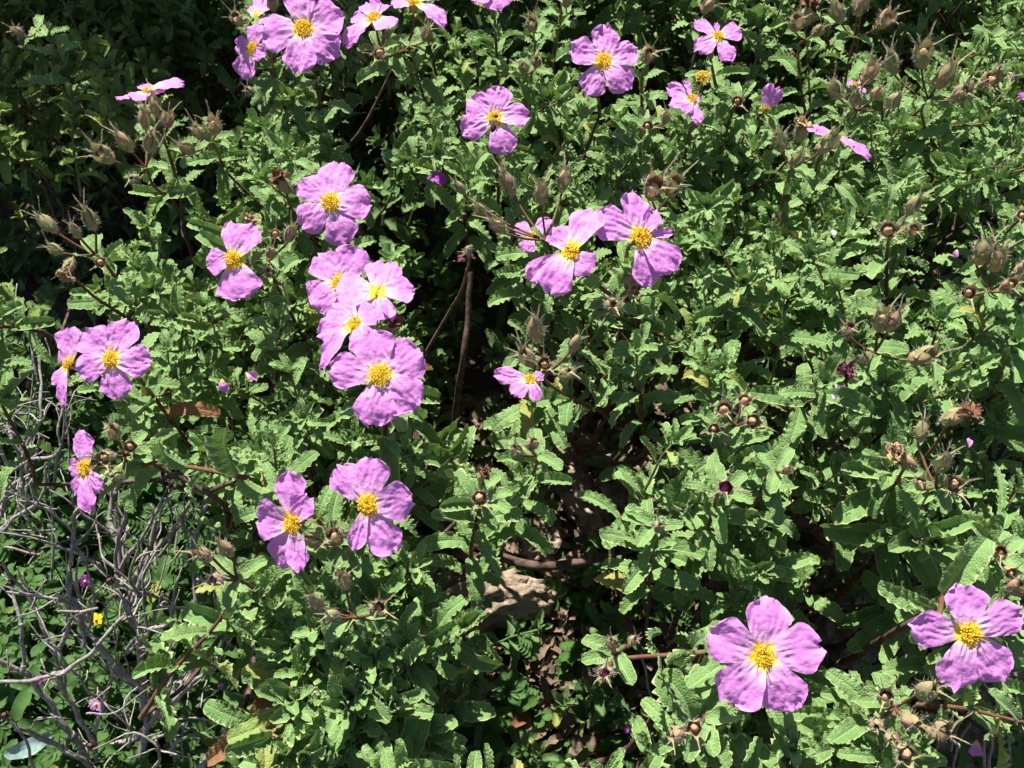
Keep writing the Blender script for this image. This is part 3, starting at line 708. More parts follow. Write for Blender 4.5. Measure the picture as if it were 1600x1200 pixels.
# ------------------------------------------------------------------ leafy shoots
def shoot(P, axis, model, sc=1.0):
    px, py, _ = proj(P); sh = shrub_at(px, py)
    q = qrot(nrm(axis), random.uniform(0, 6.28))
    o = link('leafy_shoot', model.leaves, sh.root, P, q, sc)
    c = bpy.data.objects.new('stalk', model.stalk); COL.objects.link(c); c.parent = o
    b = q @ Vector([float(v) for v in model.base]) * sc
    sh.ends.append(np.array(P) + np.array(b)); return sh
random.seed(5)
nsh = 0; y = .02; row = 0
while y < 1.22:
    x = -1.0 + (row % 2) * sp_ / 2
    while x < 1.0:
        X = x + random.uniform(-.45, .45) * sp_; Y = y + random.uniform(-.45, .45) * sp_; x += sp_
        hgt = ZC + .030 * mn.noise(Vector((X * 6, Y * 6, 2))) + .018 * mn.noise(Vector((X * 19, Y * 19, 5))) + random.uniform(-.045, .020)
        P = np.array([X, Y, hgt]); px, py, w = proj(P)
        if not (-110 < px < 1710 and -150 < py < 1340): continue
        if inpoly(px, py): continue
        g, st = gapv(px, py)
        if g > .02 and random.random() < min(1, st * (.65 + g * 2.2)):
            continue
        if sunny(P) and random.random() < .9: continue
        hgt -= .10 * g
        # nothing taller directly in front of a flower
        low = 0
        for fx, fy, fr, fd in FLOWER_SPOTS:
            dd = math.hypot(px - fx, (py - fy))
            if dd < fr + 26: low = max(low, .035 * min(1, (fr + 26 - dd) / 30))
        hgt -= low
        shaded = px < 330 and py < 330
        if shaded: hgt -= .05
        P[2] = hgt
        ax = np.array([random.gauss(0, .32), random.gauss(-.10, .32), 1.0])
        sh_ = shrub_at(px, py); out = P - sh_.base; out[2] = 0; ax += out * 1.2
        if 460 < px < 660 and py > 1060: model = random.choice(MODELS_DRY)
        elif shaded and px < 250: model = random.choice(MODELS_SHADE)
        elif (px > 1050 and py > 640) or (px > 1200 and py > 380): model = random.choice(MODELS + MODELS_BIG * 3)
        else: model = random.choice(MODELS)
        shoot(P, ax, model, random.uniform(.82, 1.12)); nsh += 1
    y += sp_; row += 1
for i in range(40):                                   # leafy low front knot beside the dead bush
    px, py = random.uniform(455, 650), random.uniform(925, 1230); P = onz(px, py, ZC - random.uniform(.005, .06))
    shoot(P, np.array([random.gauss(0, .35), random.gauss(-.25, .3), 1.0]), random.choice(MODELS_DRY if (py > 1080 and random.random() < .5) else MODELS_BIG), random.uniform(.8, 1.1))
print('shoots', nsh)
# second storey, lower and shaded, seen through the openings, plus unseen growth added for shade
def inner_and_shading_fill():
    random.seed(99)
    cnt = 0
    protos = []
    for _ in range(8):
        a = Acc(); P = wobble(np.stack([np.zeros(6), np.zeros(6), np.linspace(-.09, 0, 6)], 1), .004, 20, _)
        leaves_on(a, P, .02, .034, lo=.01, nu=15, nv=5, axil=.3); a.add(*tube(P, [.0012] * 6, 4)); protos.append((np.concatenate(a.V), np.concatenate(a.F), np.concatenate(a.A)))
    from mathutils import Matrix
    y = .12
    while y < 1.75:
        x = -1.2
        while x < 1.2:
            X = x + random.uniform(-.5, .5) * .06; Y = y + random.uniform(-.5, .5) * .06; x += .06
            for zt in (.27, .18, .10, .05) if gapv(*proj((X, Y, .08))[:2])[0] > 0 else (.27, .18, .10):
                P = np.array([X + random.uniform(-.02, .02), Y + random.uniform(-.02, .02), zt + random.uniform(-.04, .03)]); px, py, w = proj(P)
                if w < .15 or not (-150 < px < 1750 and -250 < py < 1400) or inpoly(px, py + 40): continue
                g, st = gapv(px, py)
                stone = ((px - 760) / 100) ** 2 + ((py - 935) / 48) ** 2 < 1 or ((px - 960) / 90) ** 2 + ((py - 760) / 60) ** 2 < 1
                if stone or (g > 0 and zt > .15) or (zt > .13 and random.random() < .12 + .3 * (g > .5)) or sunny(P): continue
                V, Fq, A = protos[random.randrange(8)]
                q = qrot(nrm([random.gauss(0, .5), random.gauss(-.1, .5), 1]), random.uniform(0, 6.28)).to_matrix()
                Vw = V @ np.array(q).T * random.uniform(.75, 1.1) + P
                shrub_at(px, py).inner.add(Vw, Fq, A); cnt += 1
        y += .06
    for i in range(1500):  # unseen overhead growth further back, added to shade the ground and interior
        X = random.uniform(-1.5, 1.5); Y = random.uniform(.98, 2.5); z = random.uniform(.16, .42)
        px, py, w = proj((X, Y, z))
        if not (-900 < px < 2500) or (py > -60 and z > .25): continue
        V, Fq, A = protos[random.randrange(8)]; q = qrot(nrm([random.gauss(0, .5), random.gauss(0, .5), 1]), random.uniform(0, 6.28)).to_matrix()
        shrub_at(px, 0).inner.add(V @ np.array(q).T * random.uniform(1.3, 1.8) + np.array([X, Y, z]), Fq, A)
    # unseen taller growth added beyond the back row, highest behind the dim corner: it shades what stands in front of it
    for i in range(1000):
        X = random.uniform(-1.05, .95); Y = random.uniform(.90, 1.35); lf = min(1, max(0, (-.16 - X) / .16))
        if random.random() > .35 + .65 * lf: continue
        top = ZC + (Y - .90) * (.8 + 2.6 * lf); top = min(top, ZC + .13 + .50 * lf); z = random.uniform(ZC - .06, top + .05)
        V, Fq, A = protos[random.randrange(8)]; q = qrot(nrm([random.gauss(0, .5), random.gauss(0, .5), 1]), random.uniform(0, 6.28)).to_matrix()
        px, py, w = proj((X, Y, z)); shrub_at(px, max(py, 0)).inner.add(V @ np.array(q).T * random.uniform(1., 1.5) + np.array([X, Y, z]), Fq, A)
    print('inner', cnt)
inner_and_shading_fill()
for s in SHR:
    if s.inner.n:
        o = s.inner.obj('inner_and_shading_foliage', M_INNER if s is not SHR[2] else M_SHADE, s.root, s.base); o['kind'] = 'stuff'  # back shrubs also hold the unseen growth added for shade

# woody branches of every shrub
for si, s in enumerate(SHR):
    E = [e for e in s.ends if e[2] > .1]
    if not E: continue
    random.seed(si); E = np.array(E)
    cs = E[np.random.default_rng(si).choice(len(E), min(8, len(E)), replace=False)]
    for _ in range(4):
        lab = np.argmin(((E[:, None] - cs[None]) ** 2).sum(-1), 1)
        cs = np.array([E[lab == i].mean(0) if (lab == i).any() else cs[i] for i in range(len(cs))])
    for i in range(len(cs)):
        top = cs[i] - np.array([0, 0, .03]); b = s.base + np.array([random.uniform(-.02, .02), random.uniform(-.02, .02), -.01])
        m1 = b + (top - b) * .4 + np.array([random.uniform(-.02, .02), random.uniform(-.02, .02), -.01]); m1[:2] = b[:2] + (top[:2] - b[:2]) * .55
        path = wobble(smooth([b, m1, top], 7), .006, 14, si + i)
        a = Acc(); a.add(*tube(path, np.linspace(.0045, .0018, len(path)), 8))
        for e in E[lab == i]:
            j = np.argmin(((path - e) ** 2).sum(1) + np.maximum(0, path[:, 2] - e[2] + .02) * .3); p0 = path[j]
            md = (p0 + e) / 2; md[:2] += np.random.default_rng(int(e[0] * 1e5) % 9999).normal(0, .006, 2); md[2] -= .008
            tw = smooth([p0, md, e], 4); a.add(*tube(tw, np.linspace(.0018, .0012, len(tw)), 5, False))
        a.obj('branch', M_WOOD, s.root, s.base)

# big old branches seen in the openings (photo places, height)
random.seed(77)
for (pts, r0, r1) in [([(690, 838, .10), (745, 852, .12), (800, 876, .13), (870, 882, .13), (955, 870, .12)], .0042, .0035),
                      ([(880, 660, .12), (905, 725, .11), (932, 770, .09), (955, 830, .05), (960, 900, .01)], .0045, .006),
                      ([(735, 425, .30), (731, 500, .27), (722, 570, .24), (712, 650, .18), (700, 720, .12)], .0022, .0032),
                      ([(1225, 790, .22), (1250, 812, .2), (1285, 840, .18), (1310, 900, .1)], .0045, .0045), ([(1302, 770, .24), (1284, 812, .2), (1280, 850, .17)], .0032, .004),
                      ([(760, 900, .13), (720, 905, .12), (650, 940, .08)], .002, .003), ([(975, 760, .1), (985, 800, .06), (1000, 850, .01)], .002, .0028)]:
    p = [onz(x, y, z) for x, y, z in pts]; sh = shrub_at(pts[0][0], pts[0][1])
    pa = wobble(smooth(p, 6), .0018, 35, 3); a = Acc(); a.add(*tube(pa, np.linspace(r0, r1, len(pa)), 9))
    a.obj('branch', M_WOOD, sh.root, p[0])

# ------------------------------------------------------------------ ground
def hgt(x, y): return .018 * mn.noise(Vector((x * 3, y * 3, 0))) + .006 * mn.noise(Vector((x * 14, y * 14, 4)))
def ground():
    n = 150; u = np.linspace(-1, 1, n); xs = np.sign(u) * (1.3 * np.abs(u) + 38 * np.abs(u) ** 5); 
    V = np.array([[x, y + .7, hgt(x, y + .7) + .003 * mn.noise(Vector((x * 60, y * 60, 1)))] for x in xs for y in xs])
    a = Acc(); a.add(V, gridfaces(n, n)[:, ::-1]); return a
gm, nt, nd, L = mat('dry_soil'); tc = nd.new('ShaderNodeTexCoord')
n1 = N(nt, 'ShaderNodeTexNoise', Scale=26.0, Detail=8.0, Roughness=.7); n2 = N(nt, 'ShaderNodeTexNoise', Scale=240.0, Detail=5.0); v1 = N(nt, 'ShaderNodeTexVoronoi', Scale=130.0)
for q in (n1, n2, v1): L.new(tc.outputs['Object'], q.inputs['Vector'])
c = ramp(nt, n1.outputs[0], [(.3, (.03, .02, .014)), (.5, (.07, .048, .034)), (.7, (.16, .12, .09))])
c = mixc(nt, math_(nt, 'MULTIPLY', n2.outputs[0], .6), c, (.12, .08, .055))
finish(nt, c, .95, 0, math_(nt, 'ADD', n2.outputs[0], v1.outputs['Distance']), .9, .004, .1)
g = ground().obj('ground', gm); tag(g, 'dry brown soil under the bushes', None, None, 'structure')

# leaf litter
random.seed(31)
M_LITTER = leaf_mat('dead_leaf', (.07, .042, .027), (.20, .14, .095), (.22, .16, .11), transl=.05)
a = Acc()
for i in range(3600):
    x, yy = random.uniform(-.8, .8), random.uniform(-.1, .62); px, py, w = proj((x, yy, 0))
    if i % 3 == 0: x, yy = onz(random.uniform(550, 1100), random.uniform(640, 1200), 0)[:2]
    L_ = random.uniform(.010, .03); V, Fq, A = leaf(L_, L_ * random.uniform(.3, .5), 9, 5, random.uniform(-1.2, 1.6), .2, 3, random.uniform(-.5, .9), rnd=random.random(), twist=random.uniform(-1, 1))
    an = random.uniform(0, 6.28); d = np.array([math.cos(an), math.sin(an), random.uniform(-.1, .4)])
    a.add(frame_place(V, np.array([x, yy, hgt(x, yy) + random.uniform(.002, .012)]), d, nrm([random.gauss(0, .4), random.gauss(0, .4), 1])), Fq, A)
for i in range(900):
    x, yy = random.uniform(-1.0, 1.0), random.uniform(0, 1.6); an = random.uniform(0, 6.28); l = random.uniform(.01, .05); z = hgt(x, yy) + .006
    p = np.array([x, yy, z]); q = p + np.array([math.cos(an) * l, math.sin(an) * l, random.uniform(-.003, .01)]); m = (p + q) / 2 + RG.normal(0, .002, 3)
    a.add(*tube([p, m, q], [.0009, .0008, .0005], 4))
o = a.obj('leaf_litter', M_LITTER); tag(o, 'dead leaves and broken bits of twig lying on the soil', 'leaf litter', None, 'stuff')

# stones
def rock_mesh(seed, mt, sx, sy, sz):
    V = I4[0].copy()
    from_ = Vector((seed, seed * 2.1, 0))
    V4 = []
    for v in V:
        p = Vector(v); f = mn.fractal(p * 1.1 + from_, 1.0, 2.0, 5); c = 1 - 2 * abs(mn.noise(p * 2.6 + from_)); c2 = 1 - 2 * abs(mn.noise(p * 6.5 + from_))
        V4.append(np.array(v) * (.9 + .30 * f + .28 * c + .13 * c2))
    V = np.array(V4) * np.array([sx, sy, sz]); a = Acc(); a.add(V, I4[1]); return a
rm, nt, nd, L = mat('pale_limestone'); tc = nd.new('ShaderNodeTexCoord')
n1 = N(nt, 'ShaderNodeTexNoise', Scale=45.0, Detail=9.0, Roughness=.75); v1 = N(nt, 'ShaderNodeTexVoronoi', Scale=170.0); n3 = N(nt, 'ShaderNodeTexNoise', Scale=12.0, Detail=3.0)
for q in (n1, v1, n3): L.new(tc.outputs['Object'], q.inputs['Vector'])
c = ramp(nt, n1.outputs[0], [(.3, (.10, .07, .045)), (.47, (.32, .25, .175)), (.7, (.50, .42, .31))])
c = mixc(nt, math_(nt, 'MULTIPLY', n3.outputs[0], .5), c, (.36, .27, .18))
finish(nt, c, .9, 0, math_(nt, 'ADD', n1.outputs[0], math_(nt, 'MULTIPLY', v1.outputs['Distance'], .6)), 1.0, .006, .15)
random.seed(3)
for i, (px, py, z, sx, sy, sz, lab) in enumerate([(756, 938, .025, .054, .022, .026, 'largest pale pitted limestone lump in the opening under the bushes'), (692, 935, .02, .020, .018, .022, 'smaller pale stone touching the big lump on the side of the white scrap'),
        (925, 755, .02, .050, .036, .020, 'grey stone lying in the opening behind the long dark branch'), (715, 1000, .01, .022, .018, .014, 'half shaded stone below the pale lump'), (1000, 765, .02, .035, .03, .018, 'light stone beside the forked dark branch'),
        (838, 842, .01, .026, .02, .016, 'small stone showing above the thick horizontal branch'), (1330, 985, .02, .03, .025, .02, 'stone in shade between the two broad low flowers'), (1545, 1150, .02, .06, .04, .03, 'stone at the corner beside the dead sticks'),
        (720, 1085, .01, .02, .017, .012, 'little grey pebble in front of the half shaded stone')]):
    P = onz(px, py, z); a = rock_mesh(i * 3.3 + 1, rm, sx, sy, sz); m = a.mesh('stone', rm)
    o = link('stone', m, None, P, qrot(nrm([random.gauss(0, .15), random.gauss(0, .15), 1]), 0 if i == 0 else random.uniform(0, 6.28))); tag(o, lab, 'stone', 'stones under the bushes')

# ------------------------------------------------------------------ dead grey bush
DB = [([(62, 560), (64, 645), (50, 680), (33, 717), (14, 735), (8, 775), (2, 800), (-30, 870)], 5, .24, .12), ([(-10, 590), (15, 675), (28, 708), (32, 740), (34, 775), (27, 800), (0, 832), (-30, 860)], 5, .22, .11),
      ([(98, 600), (97, 640), (93, 672), (93, 700), (82, 712), (50, 717), (15, 738)], 4, .25, .18), ([(82, 627), (67, 655), (45, 647), (18, 647)], 2, .24, .2), ([(72, 735), (68, 772), (30, 805), (2, 830)], 4, .22, .16), ([(45, 510), (52, 560), (60, 600)], 3, .28, .25),
      ([(129, 790), (116, 812), (111, 862), (108, 900), (107, 925), (122, 957), (147, 1000), (175, 1035), (220, 1075)], 6, .26, .16), ([(150, 815), (132, 836), (115, 857)], 4, .25, .23), ([(60, 840), (85, 850), (112, 862)], 3, .25, .23),
      ([(187, 752), (175, 785), (172, 820), (190, 862), (190, 900), (200, 957)], 8, .2, .14), ([(200, 790), (187, 825), (183, 860), (185, 900)], 5, .24, .18), ([(255, 775), (232, 825), (212, 855), (190, 890), (180, 915)], 5, .24, .16), ([(295, 792), (265, 832), (240, 865), (222, 900), (205, 945)], 6, .22, .14),
      ([(245, 812), (235, 850), (215, 890), (205, 930)], 7, .18, .12), ([(262, 777), (270, 815), (262, 850), (245, 870)], 3, .22, .17), ([(328, 785), (315, 820), (305, 850), (303, 900), (307, 962), (310, 1007), (302, 1050), (270, 1092), (232, 1137)], 6, .26, .10),
      ([(185, 925), (200, 957), (215, 985), (220, 1025), (225, 1075), (227, 1125), (225, 1162), (207, 1210)], 9, .20, .06), ([(5, 880), (15, 900), (47, 937), (72, 985), (85, 1025), (100, 1075), (120, 1117), (140, 1150), (150, 1190)], 6, .24, .07), ([(110, 895), (108, 955), (105, 987), (85, 1022)], 6, .22, .16),
      ([(17, 915), (32, 975), (37, 1007), (32, 1047)], 5, .22, .17), ([(-20, 1030), (32, 1047), (60, 1075), (92, 1117), (120, 1157), (138, 1190)], 8, .18, .06), ([(-20, 1067), (40, 1062), (87, 1052), (100, 1050)], 5, .22, .2), ([(22, 1132), (62, 1152), (125, 1185), (150, 1215)], 7, .14, .05),
      ([(195, 962), (160, 1000), (140, 1022), (100, 1050), (70, 1062)], 5, .24, .20), ([(150, 1178), (175, 1165), (215, 1152), (240, 1120), (275, 1080), (310, 1030)], 9, .05, .10), ([(182, 1035), (167, 1080), (155, 1117), (150, 1157)], 5, .2, .08),
      ([(402, 1015), (398, 1040), (390, 1075), (367, 1117), (332, 1177), (300, 1220)], 9, .24, .08), ([(332, 1040), (365, 1043), (402, 1040)], 5, .26, .24), ([(340, 1040), (305, 1065), (275, 1090), (235, 1130)], 6, .24, .12), ([(290, 1130), (265, 1145), (238, 1157)], 3, .16, .14), ([(280, 900), (268, 950), (264, 978), (232, 985)], 4, .24, .2),
      ([(265, 1005), (270, 1050), (257, 1100)], 4, .22, .18), ([(275, 1125), (305, 1120), (335, 1125), (352, 1137), (357, 1150)], 3, .15, .12), ([(378, 1040), (388, 1065), (392, 1080)], 4, .25, .23), ([(404, 1075), (388, 1072)], 3, .24, .23), ([(372, 1110), (355, 1118)], 4, .22, .21),
      ([(90, 955), (115, 955), (125, 955), (140, 952), (155, 950)], 3, .25, .24), ([(100, 925), (88, 945)], 3, .24, .22), ([(315, 838), (300, 832), (285, 820)], 3, .24, .25), ([(340, 910), (322, 908), (305, 905)], 3, .26, .25), ([(250, 945), (285, 950), (303, 955)], 3, .22, .22),
      ([(395, 865), (380, 880), (345, 890), (310, 910)], 3, .20, .22), ([(290, 790), (262, 778)], 2, .24, .24), ([(6, 855), (40, 862), (60, 865)], 3, .2, .19), ([(395, 960), (355, 1000), (334, 1038)], 3, .22, .24), ([(232, 1090), (262, 1140), (275, 1180), (280, 1215)], 5, .15, .05),
      ([(425, 985), (412, 1010), (400, 1045)], 4, .25, .24), ([(430, 1035), (415, 1045), (400, 1060)], 3, .2, .18), ([(68, 1000), (120, 992), (185, 1003)], 2, .2, .2), ([(205, 1080), (190, 1105), (165, 1115), (135, 1118)], 2, .22, .2)]
dbase = onz(215, 1210, 0.0); dbase[2] = 0
db = tag(empty('dead_bush', dbase), 'leafless grey bush of crooked dry twigs over low green weeds', 'dead bush')
WLOC[db.name] = db.location.copy()
allp = []
for (pts, th, z0, z1) in DB:
    n = len(pts); p = [onz(x, y, z0 + (z1 - z0) * (i / max(1, n - 1)) ** 1.0) for i, (x, y) in enumerate(pts)]
    pa = wobble(smooth(p, 5), .0022, 55, th); k = depth(p[0]) / F; r = th * k * .78
    a = Acc(); rr = np.linspace(r * .62, r, len(pa)) * (1 + .12 * RG.normal(0, 1, len(pa)))
    a.add(*tube(pa, rr, 7)); 
    for q in range(max(1, len(pa) // 5)):                 # knots and stubs
        i = random.randrange(1, len(pa)); a.add(I1[0] * rr[i] * random.uniform(1.2, 1.6) + pa[i], I1[1])
    # fine side twigs
    for q in range(int(len(pa) * .15)):
        i = random.randrange(0, len(pa) - 1); T = nrm(pa[i] - pa[i + 1]); d = nrm(T * 1.0 + RG.normal(0, .45, 3)); l = random.uniform(.010, .035)
        e = [pa[i], pa[i] + d * l * .5, pa[i] + nrm(d + RG.normal(0, .25, 3)) * l]; tw = wobble(smooth(e, 4), .0012, 90, q); a.add(*tube(tw, np.linspace(min(rr[i] * .5, .0013), .0005, len(tw)), 4))
        if random.random() < .4:
            d2 = nrm(d + RG.normal(0, .8, 3)); a.add(*tube([tw[3], tw[3] + d2 * l * .3, tw[3] + nrm(d2 + RG.normal(0, .4, 3)) * l * .55], [.0006, .0005, .0004], 4))
    a.obj('branch', M_DEAD, db, p[0]); allp.append(pa)
random.seed(64)
for i in range(54):                                   # fine forking growth between the big branches
    if i % 3 == 0: x, y = random.uniform(-30, 100), random.uniform(620, 820)
    elif i % 3 == 1: x, y = random.uniform(90, 400), random.uniform(800, 980)
    else: x, y = random.uniform(-20, 430), random.uniform(900, 1230)
    z = random.uniform(.05, .24); p = onz(x, y, z); src = onz(215 + random.uniform(-90, 60), 1215, 0); d = nrm(p - src) * .6 + np.array([random.gauss(0, .35), random.gauss(0, .25), .45]); d = nrm(d)
    l = random.uniform(.05, .12); e = [p - d * l * .5, p + RG.normal(0, .004, 3), p + nrm(d + RG.normal(0, .25, 3)) * l * .55]; pa = wobble(smooth(e, 6), .0022, 60, i); r = random.uniform(.0008, .0017)
    a = Acc(); a.add(*tube(pa, np.linspace(r, r * .5, len(pa)), 6))
    for q in range(4):
        j = random.randrange(3, len(pa) - 1); d2 = nrm(nrm(pa[j] - pa[j - 1]) + RG.normal(0, .5, 3)); l2 = random.uniform(.012, .04); tw = wobble(smooth([pa[j], pa[j] + d2 * l2 * .5, pa[j] + nrm(d2 + RG.normal(0, .25, 3)) * l2], 4), .001, 90, q); a.add(*tube(tw, np.linspace(r * .6, .0004, len(tw)), 4))
    a.obj('twig', M_DEAD, db, p)
for (x, y, s, lab) in [(172, 908, 26, None), (192, 928, 28, 'open brown seed pod split into segments'), (160, 938, 20, None), (242, 1078, 30, None), (142, 1165, 26, None), (18, 912, 20, None), (8, 1118, 26, None), (417, 1133, 20, None), (1425, 0, 1, None)][:8]:
    P = onz(x, y, .22); k = depth(P) / F; a = Acc()
    for q in range(6):
        an = q * 1.047; d = np.array([math.cos(an) * .6, math.sin(an) * .6, 1]); V, Fq, A = leaf(s * k * .62, s * k * .38, 9, 5, -.5, .02, 1, .9)
        a.add(frame_place(V, P - np.array([0, 0, s * k * .25]), d, -np.array([math.cos(an), math.sin(an), 0])), Fq, A)
    a.add(I3[0] * s * k * .26 + P, I3[1]); o = a.obj('seed_pod', M_WOOD, db, P)
    if lab: o['label'] = lab

# dead sticks at other places
for lab, lst in [('bundle of thin grey dead sticks standing in front of the low shaded shrub', [([(1002, 1018), (1018, 1090), (1050, 1200), (1060, 1230)], 5, .16, .03), ([(994, 1114), (1008, 1150), (1018, 1210)], 3, .14, .05), ([(1005, 1122), (1020, 1150), (1032, 1190), (1030, 1215)], 3.5, .14, .05), ([(1020, 1145), (1012, 1165)], 3, .13, .12),
                     ([(1082, 1140), (1100, 1175), (1110, 1215)], 5, .16, .06), ([(1112, 1168), (1100, 1190)], 4, .15, .12), ([(1085, 1160), (1098, 1176)], 3, .14, .13)]),
                 ('short grey broken sticks at the corner beneath a wide pink flower', [([(1552, 1122), (1550, 1160), (1540, 1220)], 6, .2, .08), ([(1528, 1112), (1505, 1145), (1492, 1180), (1490, 1220)], 5, .2, .08), ([(1520, 1112), (1500, 1130), (1485, 1172)], 4, .2, .14), ([(1538, 1146), (1537, 1200)], 6, .18, .1), ([(1535, 1062), (1560, 1100), (1575, 1150), (1580, 1210)], 4.5, .22, .06), ([(1475, 1120), (1460, 1190), (1458, 1220)], 4, .12, .04)]),
                 ('pale twigs in the gap behind the drooping bud stalks of the far corner', [([(1562, 168), (1560, 200), (1566, 225)], 2.5, .32, .26), ([(1590, 165), (1575, 185), (1566, 210)], 2.5, .33, .27), ([(1575, 172), (1566, 200)], 2, .33, .28), ([(1560, 182), (1578, 192)], 2, .31, .3)]),
                 ('thin grey twigs in the dark hollow under the touching pair', [([(840, 465), (860, 490), (900, 500)], 2, .28, .22), ([(890, 455), (880, 475), (850, 500)], 2, .28, .2), ([(860, 470), (845, 510)], 1.6, .25, .2)]),
                 ('few dark upright twigs near the yellowing leaves', [([(640, 1120), (650, 1160), (655, 1210)], 3, .12, .04), ([(700, 1130), (690, 1170), (700, 1215)], 2.5, .1, .03)])]:
    P0 = onz(*lst[0][0][-1], lst[0][3]); P0[2] = 0; rt = tag(empty('dead_sticks', P0), lab, 'dead sticks', 'dead sticks under the bushes')
    for (pts, th, z0, z1) in lst:
        p = [onz(x, y, z0 + (z1 - z0) * i / max(1, len(pts) - 1)) for i, (x, y) in enumerate(pts)]; pa = wobble(smooth(p, 5), .0012, 60, th); k = depth(p[0]) / F
        a = Acc(); a.add(*tube(pa, np.linspace(th * k * .4, th * k * .55, len(pa)), 7)); a.obj('stick', M_DEAD, rt, p[0])

# ------------------------------------------------------------------ low weeds under the dead bush
random.seed(8)
a = Acc()
def rleaf(L, W, nl, notch):
    """rounded or lobed little blade"""
    nu, nv = 9, 7; t = np.linspace(0, 1, nu)[:, None]; s = np.linspace(-1, 1, nv)[None, :]
    w = .5 * W * np.sin(math.pi * t ** 1.15) ** .6; w = np.maximum(w, .02 * W)
    ex = 1 - notch * np.exp(-(s / .35) ** 2) * t ** 4
    V = np.stack([t * L * ex, w * s, .18 * W * np.abs(s) ** 1.2 - .10 * L * t ** 2], -1).reshape(-1, 3)
    A = np.stack([np.abs(s) + 0 * t, 0 * t + 0 * s + random.random(), 0 * t + 0 * s], -1).reshape(-1, 3)
    return V, gridfaces(nu, nv), A
cnt = 0
def weed(P, kind):
    h = P[2]; S = np.array([P[0] + random.gauss(0, .01), P[1] + random.gauss(0, .01), 0.0]); pa = smooth([S, (S + P) / 2 + RG.normal(0, .004, 3), P], 3)
    a.add(*tube(pa, [.0006] * len(pa), 3), (0, .3, 0))
    n = nrm([random.gauss(0, .35), random.gauss(-.1, .35), 1]); b = nrm(np.cross(n, [.3, .8, .1])); c = np.cross(n, b); sp = random.uniform(0, 6.28)
    if kind == 'clover':
        for q in range(3):
            an = sp + q * 2.094; d = math.cos(an) * b + math.sin(an) * c + .15 * n; V, Fq, A = rleaf(*(lambda l: (l, l * .95))(random.uniform(.007, .013)), 3, .12); a.add(frame_place(V, P, d, n), Fq, A)
    elif kind == 'cranesbill':
        l = random.uniform(.012, .020)
        for q in range(7):
            an = sp + (q - 3) * .72; d = math.cos(an) * b + math.sin(an) * c + .1 * n; V, Fq, A = rleaf(l * (1 - .06 * abs(q - 3)), l * .52, 1, -.15); a.add(frame_place(V, P, d, n), Fq, A)
    elif kind == 'feather':
        ax = nrm(b + .5 * n)
        for q in range(9):
            for sd in (-1, 1):
                l = .010 * (1 - q / 12); V, Fq, A = rleaf(l, l * .45, 1, 0); a.add(frame_place(V, P + ax * q * .0035, nrm(sd * c + ax * .5), n), Fq, A)
    else:
        for q in range(4):
            an = sp + q * 1.6; l = random.uniform(.014, .028); d = math.cos(an) * b + math.sin(an) * c + .5 * n; V, Fq, A = leaf(l, l * .4, 11, 5, .9, .05, 2, .3, rnd=random.random(), dry=drydice()); a.add(frame_place(V, P, d, n), Fq, A)
i = 0
while i < 1900:
    px, py = random.uniform(-150, 520), random.uniform(560, 1330); 
    if i % 6 == 0: px, py = random.uniform(450, 1250), random.uniform(850, 1300)
    elif i % 11 == 0: px, py = random.uniform(-100, 380), random.uniform(-100, 640)
    z = random.uniform(.008, .10) * (random.random() ** .5)
    if i % 6 == 0: z *= .4
    P = onz(px, py, z); weed(P, random.choices(('clover', 'cranesbill', 'feather', 'blade'), (4, 3, 1, 3))[0]); i += 1
for i in range(500):     # grass blades
    px, py = random.uniform(-150, 480), random.uniform(620, 1330); P = onz(px, py, 0); l = random.uniform(.04, .10)
    V, Fq, A = leaf(l, .003, 11, 3, random.uniform(.3, 1.6), 0, 1, .3, rnd=random.random()); d = nrm([random.gauss(0, .6), random.gauss(0, .6), 1]); a.add(frame_place(V, P, d, nrm([random.gauss(0, 1), random.gauss(0, 1), .2])), Fq, A)
o = a.obj('weeds', M_WEED); tag(o, 'low green clover, cranesbill and grass covering the soil under the dead bush', 'weeds', None, 'stuff')

# tiny wild flowers among the weeds
random.seed(15)
def wild(px, py, z, size, m, lab, n=5, center=M_YELLOW):
    P = onz(px, py, z); k = depth(P) / F; s = size * k * .5; rt = tag(empty('wild_flower', P), lab, 'wild flower', 'tiny wild flowers'); nn = nrm(BK + RG.normal(0, .25, 3)); b = nrm(np.cross(nn, [.2, .1, 1])); c = np.cross(nn, b)
    for q in range(n):
        an = q * 6.283 / n; ac = Acc(); V, Fq, A = petal(math.cos(an) * b + math.sin(an) * c, nn, s, s * .8, 0, .2, seed=px + q, nu=8, nv=7, crumple=.3); ac.add(V + P, Fq, A); ac.obj('petal', m, rt, P)
    ac = Acc(); ac.add(I1[0] * s * .22 + P + nn * s * .1, I1[1]); ac.obj('flower_center', center, rt, P)
    ac = Acc(); S = np.array([P[0] + .005, P[1] + .006, 0]); pa = smooth([P, (P + S) / 2 + RG.normal(0, .003, 3), S], 4); ac.add(*tube(pa, .0006, 5)); ac.obj('stalk', M_GREENSTALK, rt, P)
wild(150, 968, .12, 22, M_YELLOW, 'small round yellow flower among the weeds and grey twigs')
wild(150, 1100, .10, 24, M_PETAL, 'tiny lilac flower with a yellow spot low among the grey twigs')
wild(133, 908, .14, 22, M_PETAL_DEEP, 'tiny magenta flower under the thick upper grey branches')
wild(345, 1072, .10, 10, M_PETAL_DEEP, 'very small pink flower near the bent pale branch')
wild(16, 637, .18, 14, M_PETAL_DEEP, 'small magenta flower behind twigs below the outer pair', 4)
wild(60, 1062, .12, 18, M_PETAL_DEEP, 'tiny magenta flower at the crossing of two grey branches')
wild(145, 968, .05, 4, M_YELLOW, 'yellow speck of a flower beside the round yellow flower') if False else None

